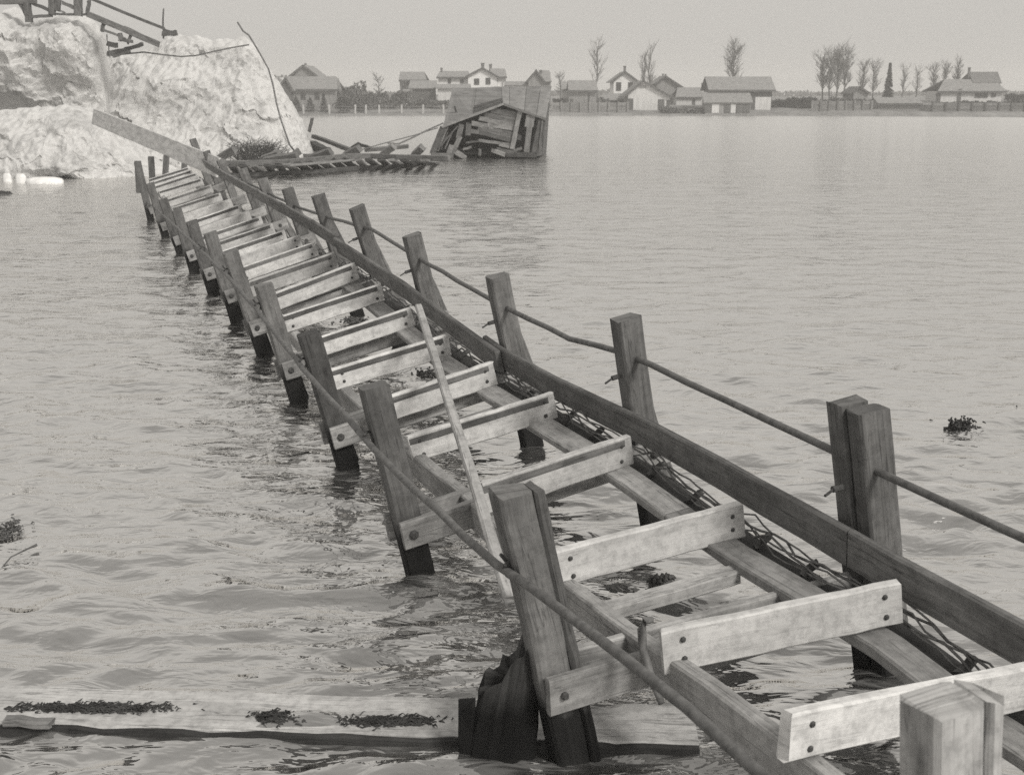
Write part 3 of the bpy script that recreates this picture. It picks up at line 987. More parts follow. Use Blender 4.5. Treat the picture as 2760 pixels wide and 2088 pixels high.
px_tube('cable', [(300, 150, 59), (387, 141, 59), (440, 148, 59), (488, 153, 59), (530, 150, 59), (580, 138, 59.5), (620, 130, 60), (671, 121, 60.5)], 0, .04, M['wire'], 'cable sagging across the top of the tall mound', 'cable')
b = MB(); b.beam(at_y(805, 410, 58.2), at_y(770, 434, 57.8), .3, .3, (0, 0, 1), 3, .03)
tag(b.build('anchor_log', M['curb'], None, loc=at_y(770, 434, 57.8)), 'short log at the lower end of the cable down the tall mound', 'log')

# bare brush at the foot of the mound
def brush(name, c, w, h, n, mat, label, cat, seed, r=.03, lean=.5, base=None):
    rr = random.Random(seed)
    b = MB()
    for _ in range(n):
        x, y = rr.gauss(0, w * .27), rr.gauss(0, w * .18)
        p = np.array([c[0] + x, c[1] + y, c[2]])
        hh = h * rr.uniform(.45, 1.0) * max(.35, 1 - (abs(x) / (w * .62)) ** 2)
        d = np.array([rr.gauss(x / w * 1.2, lean * .6), rr.gauss(0, lean * .5), 1.0])
        k = p + d * hh * .5 + np.array([rr.uniform(-.1, .1) * h, 0, 0])
        e = k + np.array([d[0] * hh * .6 + rr.uniform(-.15, .15) * h, d[1] * .3, hh * .5])
        b.tube([p, k, e], [r, r * .7, r * .3], 3, cap=False)
        for _k in range(3):
            q = k + (e - k) * rr.random()
            b.tube([q, q + np.array([rr.gauss(0, .22) * h, rr.gauss(0, .1) * h, rr.uniform(.0, .3) * h])], [r * .6, r * .25], 3, cap=False)
    return tag(b.build(name, mat, None, loc=c), label, cat)
pb = at_y(695, 431, 58.0)
brush('brush_pile', (pb[0], pb[1], pb[2] - .1), 2.3, 1.2, 190, M['brush'], 'dark bare brush heaped at the foot of the tall mound', 'brush', 3, r=.022, lean=1.0)

# floating ice and a dark drift log at the left edge
for i, (x0, x1, y) in enumerate(((70, 168, 487), (8, 32, 484), (42, 72, 486))):
    A, B = at_z(x0, y, .1), at_z(x1, y, .1)
    L = B[0] - A[0]
    b = MB()
    o = len(b.v); n = 18
    cx, cy = (A[0] + B[0]) / 2, A[1]
    rings = [(1.0, -.12), (1.03, .06), (.9, .18), (.55, .24)]
    for (f, z) in rings:
        for k in range(n):
            q = 2 * math.pi * k / n
            w = f * (1 + .12 * noise.noise(Vector((math.cos(q) * 2 + i * 5, math.sin(q) * 2, z * 3))))
            b.v.append((cx + L / 2 * w * math.cos(q), cy + min(L * .35, .5) * w * math.sin(q), z * (1 if L > 1 else 1.5)))
    for j in range(3):
        for k in range(n):
            b.face((o+j*n+k, o+j*n+(k+1) % n, o+(j+1)*n+(k+1) % n, o+(j+1)*n+k))
    b.face([o+3*n+k for k in range(n)])
    lab = ('largest white floating block, long and flat, off the low mound', 'white floating lump at the left edge of the picture off the low mound', 'small white floating lump just left of the long flat white block')[i]
    tag(b.build('floating_block', M['ice'], None, smooth=True, loc=(cx, cy, 0)), lab, 'floating block', 'white blocks adrift')
b = MB(); A, B = at_z(-25, 521, .05), at_z(31, 520, .05)
b.beam(A, B, .2, .14, (0, 0, 1), 4, .02)
tag(b.build('drift_log', M['dark_wood'], None, loc=A), 'dark drift log at the left edge below the white blocks', 'log')

# ================================================================== WRECKED SHED
sh = empty('wrecked_shed', at_z(1330, 425, 0), 'wrecked boathouse shed tipped over in the water with gaping board walls', 'shed')
YS = 66.0
def sp_(x, y, dy=0.0): return at_y(x, y, YS + dy)
c3 = lambda x, y: (1100 + x * .18988, 220 + y * .18988)
def S(x, y, dy=0.0):
    px = c3(x, y)
    return sp_(px[0], px[1], dy)
def slab(name, quadpts, th, mat, parent=sh, nv=None):
    a, b_, c, d = [np.array(q) for q in quadpts]
    n = np.cross(b_ - a, d - a); n /= np.linalg.norm(n)
    if n[1] > 0: n = -n
    m = MB(); m.prism([a, b_, c, d], -n * th)
    return m.build(name, mat, parent)
def lerp(a, b_, t): return np.array(a) + (np.array(b_) - np.array(a)) * t
# roof: right slope in four panels, left slope in three with a torn gap
PK, BK = S(1345, 318, -.1), S(1320, 72, 5.5)
RE, RB = S(1955, 530, -.1), S(2040, 66, 5.5)
for i in range(4):
    t0, t1 = (0, .16, .50, .78, 1)[i:i+2]
    q = [lerp(PK, RE, t0 + .004), lerp(PK, RE, t1 - .004), lerp(BK, RB, t1 - .004), lerp(BK, RB, t0 + .004)]
    dz = np.array([0, -.03 * (i % 2), .0])
    slab('roof_panel', [p + dz for p in q], .06, M['wreck_roof'])
LE, LB = S(490, 640, -.1), S(628, 100, 5.5)
for (t0, t1, u0, u1) in ((0, .50, .34, 1.0), (.50, 1.0, .0, 1.0), (0.0, .5, .0, .05)):
    def pt(t, u): return lerp(lerp(PK, LE, t), lerp(BK, LB, t), u)
    slab('roof_panel', [pt(t1 - .004, u0), pt(t0 + .004, u0), pt(t0 + .004, u1), pt(t1 - .004, u1)], .06, M['wreck_roof'])
for u in (.13, .24):
    a_, b_ = lerp(lerp(PK, LE, .0), lerp(BK, LB, .0), u), lerp(lerp(PK, LE, .5), lerp(BK, LB, .5), u - .03)
    m = MB(); m.beam(a_, b_, .22, .06, (0, 1, .3), 3, .01); m.build('roof_board', M['wreck'], sh)
m = MB(); m.beam(S(660, 350, 1.5), S(690, 470, 1.5), .1, .1, (0, 1, 0)); m.beam(S(690, 470, 1.5), S(820, 465, 1.5), .1, .08, (0, 0, 1)); m.build('roof_frame', M['dark_wood'], sh)
m = MB(); m.beam(S(780, 178, 4.5), S(860, 178, 4.5), .08, .06, (0, 0, 1)); m.build('roof_cleat', M['dark_wood'], sh)
# verge boards
for a_, b_ in (((1355, 318), (480, 648)), ((1340, 316), (1960, 540))):
    m = MB(); m.beam(S(*a_, -.22), S(*b_, -.22), .07, .13, (0, 0, 1), 5, .012); m.build('verge_board', M['wreck_pale'] if b_[0] < 1000 else M['curb'], sh)
# gable boards, tilted
def gboard(x0, y0, x1, y1, h, mat, dy=0.0, th=.05, name='wall_board'):
    m = MB(); m.beam(S(x0, y0, dy), S(x1, y1, dy), th, h, (0, 0, 1), 4, .012); return m.build(name, M[mat], sh)
gb = [(1170, 400, 1540, 470, .30, 'wreck'), (1090, 470, 1530, 545, .30, 'wreck'), (1010, 520, 1300, 590, .26, 'curb'), (1180, 560, 1510, 610, .26, 'wreck_pale'), (1130, 610, 1500, 670, .26, 'wreck_pale'),
      (900, 590, 1200, 650, .27, 'curb'), (1000, 660, 1490, 755, .30, 'wreck'), (880, 700, 1480, 800, .24, 'curb'), (1010, 720, 1480, 840, .24, 'wreck'), (1000, 835, 1470, 900, .17, 'wreck_pale'), (1290, 900, 1500, 950, .14, 'curb')]
for g in gb: gboard(*g, dy=rnd.uniform(.0, .05))
# standing boards and posts
def vboard(x0, y0, x1, y1, w, mat, dy=-.1, th=.07, name='wall_board'):
    m = MB(); m.beam(S(x0, y0, dy), S(x1, y1, dy), w, th, (0, 1, 0), 4, .012); return m.build(name, M[mat], sh)
vboard(1590, 415, 1475, 960, .26, 'wreck_pale', name='corner_post')
vboard(1740, 480, 1715, 640, .50, 'wreck_pale'); vboard(1722, 640, 1680, 1000, .32, 'wreck_pale')
vboard(1905, 545, 1800, 1010, .42, 'wreck'); vboard(1925, 540, 1905, 1000, .05, 'dark_wood'); vboard(1905, 560, 1860, 930, .07, 'wreck_pale', -.2)
vboard(1840, 520, 1740, 1010, .14, 'dark_wood', .15)
vboard(500, 640, 345, 1030, .34, 'wreck', -.15); vboard(560, 650, 420, 990, .10, 'wreck_pale', -.05); vboard(700, 640, 430, 950, .08, 'wreck', -.2)
vboard(760, 610, 715, 800, .3, 'wreck', -.1); vboard(740, 780, 630, 1010, .26, 'wreck_pale', -.1); vboard(620, 900, 580, 1020, .3, 'wreck_pale', -.15)
vboard(560, 720, 470, 960, .06, 'wreck', .2); vboard(640, 700, 520, 960, .07, 'curb', .3); vboard(860, 590, 850, 760, .30, 'wreck', 0)
gboard(330, 1055, 640, 1050, .3, 'curb', -.2); gboard(690, 985, 830, 1080, .18, 'wreck_pale', -.4); gboard(660, 1020, 800, 1090, .12, 'wreck_pale', -.45)
gboard(820, 870, 1000, 845, .12, 'wreck', -.1); gboard(780, 965, 900, 930, .14, 'curb', -.1); gboard(1260, 960, 1500, 1010, .2, 'wreck', -.2); gboard(1220, 985, 1370, 1040, .24, 'wreck_pale', -.3)
gboard(1330, 1030, 1820, 1045, .28, 'dark_wood', -.2); vboard(1215, 960, 1200, 1010, .22, 'wreck_pale', -.3); vboard(1020, 960, 1015, 1050, .16, 'wreck', -.2); gboard(1500, 985, 1610, 945, .16, 'curb', -.2)
gboard(1520, 780, 1600, 800, .28, 'wreck', .2)
# dark walls and floor behind the gaps: the far side of the shed
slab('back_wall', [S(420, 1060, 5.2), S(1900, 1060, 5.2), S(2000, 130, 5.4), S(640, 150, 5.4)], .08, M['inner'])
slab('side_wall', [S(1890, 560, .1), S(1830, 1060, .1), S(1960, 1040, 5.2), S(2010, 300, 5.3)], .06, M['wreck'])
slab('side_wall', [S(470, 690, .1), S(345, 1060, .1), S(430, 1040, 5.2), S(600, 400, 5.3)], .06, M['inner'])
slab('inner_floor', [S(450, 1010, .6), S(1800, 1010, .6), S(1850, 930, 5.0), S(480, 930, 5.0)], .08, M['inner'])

# ================================================================== TIMBER TRESTLE ON THE MOUND
tr = empty('trestle', at_y(300, 130, 59), 'dark broken timber trestle sloping down over the tops of the pale mounds', 'trestle')
c4 = lambda x, y: (x * .22604, y * .22604)
def TB(name, x0, y0, x1, y1, w, dy=0.0, mat='trestle', up=None):
    Yt = 58.5 + dy
    a_, b_ = at_y(*c4(x0, y0), Yt), at_y(*c4(x1, y1), Yt)
    up = up or ((0, 1, 0))
    m = MB(); m.beam(a_, b_, w * .8, w * .7, up, 4, .02); return m.build(name, M[mat], tr)
TB('chord', 1060, 175, 1900, 535, .34); TB('chord', 1480, 330, 1880, 520, .22, 1.6)
TB('top_rail', 1060, -20, 1960, 345, .17); TB('top_rail', 700, -160, 1060, -20, .17)
TB('post', 1947, 105, 1950, 455, .09); TB('post', 1060, 10, 1045, 175, .2); TB('post', 935, -40, 935, 185, .42); TB('post', 620, -60, 620, 170, .36); TB('post', 690, -60, 690, 130, .3)
TB('post', 320, 0, 345, 255, .38); TB('sill', 330, 205, 620, 190, .17); TB('brace', 360, 25, 640, 150, .2); TB('brace', 740, 30, 930, 120, .2); TB('brace', 250, 60, 350, 240, .2)
TB('cross_beam', -40, 20, 420, 10, .36); TB('sill', 600, 165, 1080, 175, .12); TB('brace', 740, 140, 800, 175, .1)
TB('end_block', 1940, 400, 2100, 395, .30); TB('end_block', 1945, 350, 2080, 400, .14)
TB('hanger', 1235, 270, 1215, 370, .2); TB('lower_rail', 1210, 345, 1500, 470, .13); TB('hanger', 1560, 400, 1520, 520, .15); TB('hanger', 1430, 410, 1450, 490, .26)
TB('lower_rail', 1430, 470, 1570, 500, .2); TB('board', 1280, 640, 1540, 600, .3, .5); TB('board', 1500, 590, 1700, 530, .22, .5); TB('board', 1290, 520, 1400, 545, .3, .5); TB('board', 1340, 680, 1560, 610, .16, .3); TB('brace', 1270, 420, 1310, 680, .06, .3)

# ================================================================== FAR SHORE
HOUSE_DEPTH = 7.0
def wxz(px, py, D):
    p = at_y(px, py, D)
    return p[0], p[2]
def add_windows(parent, D, wins, framemat='trim'):
    for (x0, x1, y0, y1) in wins:
        X0, Z1 = wxz(x0, y0, D); X1, Z0 = wxz(x1, y1, D)
        m = MB()
        t = .14
        m.box(X0 - t, X0, D - .09, D + .02, Z0 - t, Z1 + t); m.box(X1, X1 + t, D - .09, D + .02, Z0 - t, Z1 + t)
        m.box(X0, X1, D - .09, D + .02, Z1, Z1 + t); m.box(X0, X1, D - .11, D + .02, Z0 - t, Z0)
        m.box((X0 + X1) / 2 - .05, (X0 + X1) / 2 + .05, D - .07, D, Z0, Z1)
        f = m.build('window', M[framemat], parent)
        m = MB(); m.box(X0, X1, D - .045, D - .01, Z0, Z1)
        m.build('pane', M['glass'], f)
def add_panel(parent, name, D, x0, x1, y0, y1, mat, proud=.06):
    X0, Z1 = wxz(x0, y0, D); X1, Z0 = wxz(x1, y1, D)
    m = MB(); m.box(X0, X1, D - proud, D - .003, Z0, Z1)
    return m.build(name, M[mat], parent)
def add_chimney(parent, x, y0, y1, w, D, mat='brick'):
    X, Z1 = wxz(x, y0, D); _, Z0 = wxz(x, y1, D)
    hw = w / F * D / 2
    m = MB(); m.box(X - hw, X + hw, D - hw, D + hw, Z0 - .4, Z1)
    m.box(X - hw * 1.25, X + hw * 1.25, D - hw * 1.25, D + hw * 1.25, Z1 - .22, Z1 - .05)
    m.build('chimney', M[mat], parent)
def roof_slab(parent, a, b_, c, d, th, mat):
    a, b_, c, d = [np.array(q, float) for q in (a, b_, c, d)]
    n = np.cross(b_ - a, d - a); n /= np.linalg.norm(n)
    if n[2] < 0: n = -n
    m = MB(); m.prism([a, b_, c, d], n * th)
    return m.build('roof', M[mat], parent)
def gable(parent, D, xl, xr, yb, ye, xp, yp, el, er, wall, roof, depth=HOUSE_DEPTH, trim=None, yer=None):
    """house end facing the camera: walls xl..xr, eave pixel ye, peak (xp, yp), eave tips el, er = (x, y)"""
    XL, Z0 = wxz(xl, yb, D); XR, _ = wxz(xr, yb, D)
    Z0 = min(Z0, land_z((XL + XR) / 2, D)) - .3
    XP, ZP = wxz(xp, yp, D)
    EL, ER = wxz(*el, D), wxz(*er, D)
    def on(x):
        if x < XP: return EL[1] + (ZP - EL[1]) * (x - EL[0]) / (XP - EL[0])
        return ER[1] + (ZP - ER[1]) * (x - ER[0]) / (XP - ER[0])
    m = MB(); m.prism([(XL, D, Z0), (XR, D, Z0), (XR, D, on(XR) - .04), (XP, D, ZP - .04), (XL, D, on(XL) - .04)], (0, depth, 0))
    m.build('wall', M[wall], parent)
    y0, y1 = D - .45, D + depth + .4
    roof_slab(parent, (EL[0], y0, EL[1]), (XP, y0, ZP), (XP, y1, ZP), (EL[0], y1, EL[1]), .16, roof)
    roof_slab(parent, (XP, y0, ZP), (ER[0], y0, ER[1]), (ER[0], y1, ER[1]), (XP, y1, ZP), .16, roof)
    if trim:
        for E_ in (EL, ER):
            m = MB(); m.beam((E_[0], y0 - .05, E_[1]), (XP, y0 - .05, ZP), .08, .34, (0, 0, 1), 2, 0)
            m.build('bargeboard', M[trim], parent)
def eave(parent, D, xl, xr, yb, ye, yr, wall, roof, depth=HOUSE_DEPTH, hang=4, rl=None, rr=None, trim=None):
    """long side facing the camera; ridge seen at pixel height yr between rl and rr"""
    XL, Z0 = wxz(xl, yb, D); XR, _ = wxz(xr, yb, D)
    Z0 = min(Z0, land_z((XL + XR) / 2, D)) - .3
    _, ZE = wxz(xl, ye, D)
    DR = D + depth / 2
    _, ZR = wxz(xl, yr, DR)
    m = MB(); m.box(XL, XR, D, D + depth, Z0, ZE + .1)
    if rl is None or rl < xl: m.prism([(XL, D + .01, ZE + .09), (XL, D + depth - .01, ZE + .09), (XL, DR, ZR - .12)], (XR - XL, 0, 0))
    m.build('wall', M[wall], parent)
    h_ = hang / F * D
    A0, A1 = XL - h_, XR + h_
    B0 = wxz(rl, yr, DR)[0] if rl is not None else A0
    B1 = wxz(rr, yr, DR)[0] if rr is not None else A1
    roof_slab(parent, (A0, D - .5, ZE), (A1, D - .5, ZE), (B1, DR, ZR), (B0, DR, ZR), .16, roof)
    roof_slab(parent, (B0, DR, ZR), (B1, DR, ZR), (A1, D + depth + .4, ZE), (A0, D + depth + .4, ZE), .16, roof)
    if trim:
        m = MB(); m.box(A0, A1, D - .62, D - .5, ZE - .18, ZE + .16); m.build('fascia', M[trim], parent)
def leanto(parent, D, xl, xr, yb, ye, yt, wall, roof, depth=3.0, hang=4):
    XL, Z0 = wxz(xl, yb, D); XR, _ = wxz(xr, yb, D)
    Z0 = min(Z0, land_z((XL + XR) / 2, D)) - .3
    _, ZE = wxz(xl, ye, D)
    _, ZT = wxz(xl, yt, D + depth)
    h_ = hang / F * D
    m = MB(); m.prism([(XL, D, Z0), (XL, D + depth, Z0), (XL, D + depth, ZT - .05), (XL, D, ZE)], (XR - XL, 0, 0)); m.build('wall', M[wall], parent)
    roof_slab(parent, (XL - h_, D - .4, ZE), (XR + h_, D - .4, ZE), (XR + h_, D + depth, ZT), (XL - h_, D + depth, ZT), .14, roof)
def hbase(px, D):
    x = at_y(px, 290, D)[0]
    return (x, D + 2, land_z(x, D))

# --- building left of everything, behind the mound's flank
h = empty('house', hbase(845, 206), 'big grey house with a high gable above a broad low roof, right beside the mound', 'house')
eave(h, 206, 782, 905, 300, 243, 208, 'wall_grey', 'shingle', 9, 8, 775, 905, 'trim')
gable(h, 211, 790, 850, 230, 208, 818, 177, (779, 208), (866, 214), 'wall_grey', 'shingle', 10, 'trim')
gable(h, 204.6, 757, 788, 300, 246, 771, 211, (750, 237), (793, 247), 'wall_dark', 'shingle', 5, 'trim')
add_chimney(h, 823, 171, 178, 5, 216)
add_windows(h, 206, [(812, 822, 252, 266), (850, 860, 252, 266)])
# --- dark house with mansard-like roof
h = empty('house', hbase(1115, 222), 'dark two-storey house with a plain square roof and a lean-to in front', 'house')
eave(h, 222, 1079, 1150, 290, 218, 196, 'wall_grey', 'shingle', 7, 2, 1079, 1144, 'trim')
leanto(h, 217, 1106, 1172, 290, 240, 219, 'wall_dark', 'shingle', 4)
add_windows(h, 222, [(1085, 1092, 222, 236)])
h = empty('shed', hbase(1095, 212), 'tiny white shed in front of the dark two-storey house', 'shed')
eave(h, 212, 1088, 1106, 280, 250, 243, 'wall_white', 'shingle', 3, 2)
# --- white house
h = empty('house', hbase(1290, 230), 'long white house with dark eaves, a front gable and three chimneys', 'house')
eave(h, 232, 1182, 1262, 290, 210, 194, 'wall_white', 'shingle', 7, 4, 1186, 1262, 'trim')
gable(h, 229, 1262, 1340, 290, 207, 1300, 184, (1255, 208), (1346, 210), 'wall_white', 'shingle', 9, 'trim')
eave(h, 231, 1341, 1360, 290, 209, 187, 'wall_white', 'shingle', 7, 6, 1318, 1361, 'trim')
add_chimney(h, 1190, 183, 194, 5, 235); add_chimney(h, 1301, 170, 185, 8, 230); add_chimney(h, 1322, 173, 186, 7, 235)
add_windows(h, 229, [(1280, 1290, 214, 227), (1311, 1320, 212, 226)])
add_windows(h, 232, [(1209, 1214, 212, 223), (1242, 1248, 211, 223)])
add_panel(h, 'porch_post', 230.5, 1360, 1363, 211, 235, 'trim', .25)
h = empty('shed', hbase(1220, 214), 'low outbuilding with a grey roof and pale wall before the white house', 'shed')
eave(h, 214, 1180, 1262, 290, 240, 229, 'wall_pale', 'shingle', 5, 5)
h = empty('shed', hbase(1390, 221), 'low shed with a pale wall between the white house and the pointed dark gable', 'shed')
eave(h, 221, 1362, 1420, 290, 232, 222, 'wall_pale', 'shingle', 5, 3)
# --- dark gable behind the wrecked shed
h = empty('house', hbase(1445, 219), 'steep dark gabled house with a roof finial showing above the wrecked shed', 'house')
gable(h, 219, 1424, 1467, 300, 221, 1445, 191, (1418, 222), (1470, 224), 'wall_grey', 'shingle', 8, 'trim')
eave(h, 222, 1462, 1484, 300, 222, 192, 'wall_grey', 'shingle', 6, 2, 1452, 1480)
add_chimney(h, 1445, 187, 195, 3, 219, 'trim'); add_chimney(h, 1458, 189, 197, 6, 224)
# --- small shed
h = empty('shed', hbase(1560, 206), 'grey upright shed with a plain roof, right of the wrecked shed', 'shed')
eave(h, 206, 1533, 1607, 306, 246, 219, 'wall_grey', 'shingle', 6, 3, 1530, 1607, 'trim')
add_panel(h, 'door', 206, 1585, 1589, 250, 298, 'wall_dark'); add_panel(h, 'window', 206, 1537, 1545, 267, 275, 'wall_dark')
h = empty('shed', hbase(1520, 212), 'small pale hut tucked behind the left end of the grey upright shed', 'shed')
eave(h, 212, 1514, 1531, 290, 244, 222, 'wall_pale', 'shingle', 4, 2)
# --- white gable
h = empty('house', hbase(1684, 232), 'white gable-ended house with two upper windows and a single chimney', 'house')
gable(h, 232, 1653, 1718, 290, 218, 1684, 194, (1645, 223), (1725, 224), 'wall_white', 'shingle', 9, 'trim')
add_chimney(h, 1684, 178, 196, 6, 233)
add_windows(h, 232, [(1663, 1672, 224, 243), (1695, 1704, 224, 242)])
h = empty('shed', hbase(1660, 214), 'low dark shed with a lean-to roof in front of the white gable house', 'shed')
leanto(h, 214, 1632, 1688, 300, 272, 254, 'wall_grey', 'shingle', 4)
add_panel(h, 'door', 214, 1668, 1685, 275, 300, 'wall_dark')
# --- pale barn with gable
h = empty('barn', hbase(1740, 206), 'pale gabled barn with dark side openings at the water edge', 'barn')
gable(h, 206, 1692, 1805, 306, 262, 1733, 219, (1679, 263), (1820, 268), 'wall_pale', 'shingle', 8, 'trim')
add_panel(h, 'opening', 206, 1692, 1706, 266, 299, 'wall_dark'); add_panel(h, 'opening', 206, 1774, 1790, 268, 298, 'wall_dark'); add_panel(h, 'opening', 206, 1797, 1805, 270, 290, 'wall_dark')
add_panel(h, 'loft_board', 206, 1722, 1742, 230, 238, 'wall_grey')
# --- dark gable with long back roof
h = empty('house', hbase(1820, 222), 'grey gable house with a low roofed extension, between the two barns', 'house')
gable(h, 222, 1768, 1838, 300, 226, 1793, 206, (1764, 228), (1848, 242), 'wall_grey', 'shingle', 8, 'trim')
eave(h, 217, 1822, 1890, 300, 264, 238, 'wall_pale', 'shingle', 6, 4, 1826, 1892)
add_chimney(h, 1787, 199, 208, 4, 225); add_chimney(h, 1794, 200, 208, 4, 226); add_chimney(h, 1893, 224, 240, 4, 220)
add_panel(h, 'opening', 217, 1866, 1873, 268, 292, 'wall_dark')
# --- long barn
h = empty('barn', hbase(1995, 204), 'long wide-roofed barn with a lean-to and a pale sliding door', 'barn')
eave(h, 204, 1914, 2078, 306, 245, 209, 'wall_dark', 'shingle', 8, 8, None, None, 'trim')
leanto(h, 200.9, 1900, 2022, 307, 278, 250, 'wall_grey', 'shingle', 3.0, 5)
add_panel(h, 'door', 204, 2036, 2076, 262, 303, 'wall_pale')
for x0, x1, mt in ((1900, 1917, 'wall_dark'), (1919, 1937, 'wall_pale'), (1952, 1968, 'wall_dark'), (1970, 1982, 'wall_pale'), (1984, 2020, 'wall_dark')):
    add_panel(h, 'door', 200.9, x0, x1, 281, 305, mt)
# --- far right things
h = empty('shed', hbase(2316, 222), 'small dark gabled hut under the bare trees', 'shed')
gable(h, 222, 2298, 2338, 285, 250, 2316, 235, (2290, 254), (2344, 253), 'wall_grey', 'shingle_dark', 6, 'trim')
h = empty('shed', hbase(2420, 204), 'long low shed with dark open ends by the water on the right', 'shed')
eave(h, 204, 2366, 2478, 306, 281, 265, 'wall_grey', 'shingle', 5, 4, None, None, 'trim')
add_panel(h, 'opening', 204, 2478, 2512, 283, 304, 'wall_dark'); add_panel(h, 'opening', 204, 2347, 2365, 288, 303, 'wall_dark')
h = empty('house', hbase(2610, 226), 'pale farmhouse with a tall hipped roof and dark porch on the far right', 'house')
eave(h, 228, 2530, 2695, 300, 248, 216, 'wall_pale', 'shingle', 8, 10, 2545, 2680, 'trim')
eave(h, 231, 2612, 2688, 300, 226, 196, 'wall_grey', 'shingle_dark', 7, 1, 2612, 2689)
add_windows(h, 228, [(2630, 2660, 251, 262)]); add_panel(h, 'porch_post', 227.8, 2584, 2589, 240, 276, 'trim'); add_panel(h, 'opening', 228, 2523, 2534, 251, 275, 'wall_dark'); add_windows(h, 228, [(2674, 2682, 251, 260)])
add_chimney(h, 2613, 182, 205, 5, 233)

# ------------------------------------------------------------------ fences
def fence(name_label, D, xa, xb, y0, y1, nposts, postmat, boards, cat='fence', post_w=.3, post_px=None, board_mat='fence'):
    A, B = at_y(xa, y1, D), at_y(xb, y1, D)
    r_ = empty('fence', ((A[0] + B[0]) / 2, D, A[2]), name_label, cat)
    xs_ = post_px or list(np.linspace(xa, xb, nposts))
    z1, z0 = wxz(xa, y0, D)[1], wxz(xa, y1, D)[1]
    for x in xs_:
        X = at_y(x, y0, D)[0]
        m = MB(); m.beam((X, D - .1, z0 - .5), (X + rnd.uniform(-.06, .06), D - .1, z1 + .08), post_w, post_w * .7, (0, 1, 0), 2, .01)
        m.build('post', M[postmat], r_)
    for (f0, f1) in boards:
        for i in range(len(xs_) - 1):
            Xa, Xb = at_y(xs_[i], y0, D)[0], at_y(xs_[i+1], y0, D)[0]
            m = MB(); m.beam((Xa + .02, D + .06, z0 + (z1 - z0) * (f0 + f1) / 2 + rnd.uniform(-.04, .04)), (Xb - .02, D + .06, z0 + (z1 - z0) * (f0 + f1) / 2 + rnd.uniform(-.04, .04)), .05, (z1 - z0) * (f1 - f0), (0, 0, 1), 2, .008)
            m.build('board', M[board_mat], r_)
    return r_
fence('wire fence on pale posts along the far bank left of the wrecked shed', 201.4, 740, 1200, 284, 311, 0, 'fence_white', ((.30, .34), (.58, .62), (.86, .90)), post_w=.30, post_px=[748, 818, 888, 957, 986, 1022, 1082, 1140, 1196, 1262, 1330, 1400, 1470])
fence('plain grey board fence along the water edge between the shed and the barns', 202.6, 1488, 1692, 276, 308, 9, 'fence', ((.03, .34), (.36, .66), (.68, .97)))
fence('weathered board fence on the bank beneath the bare trees', 203.5, 2190, 2350, 272, 306, 8, 'fence', ((.03, .34), (.36, .66), (.68, .97)))
fence('dark board fence below the farmhouse at the right edge', 204, 2514, 2800, 277, 305, 9, 'wall_dark', ((.03, .34), (.36, .66), (.68, .97)), board_mat='curb')

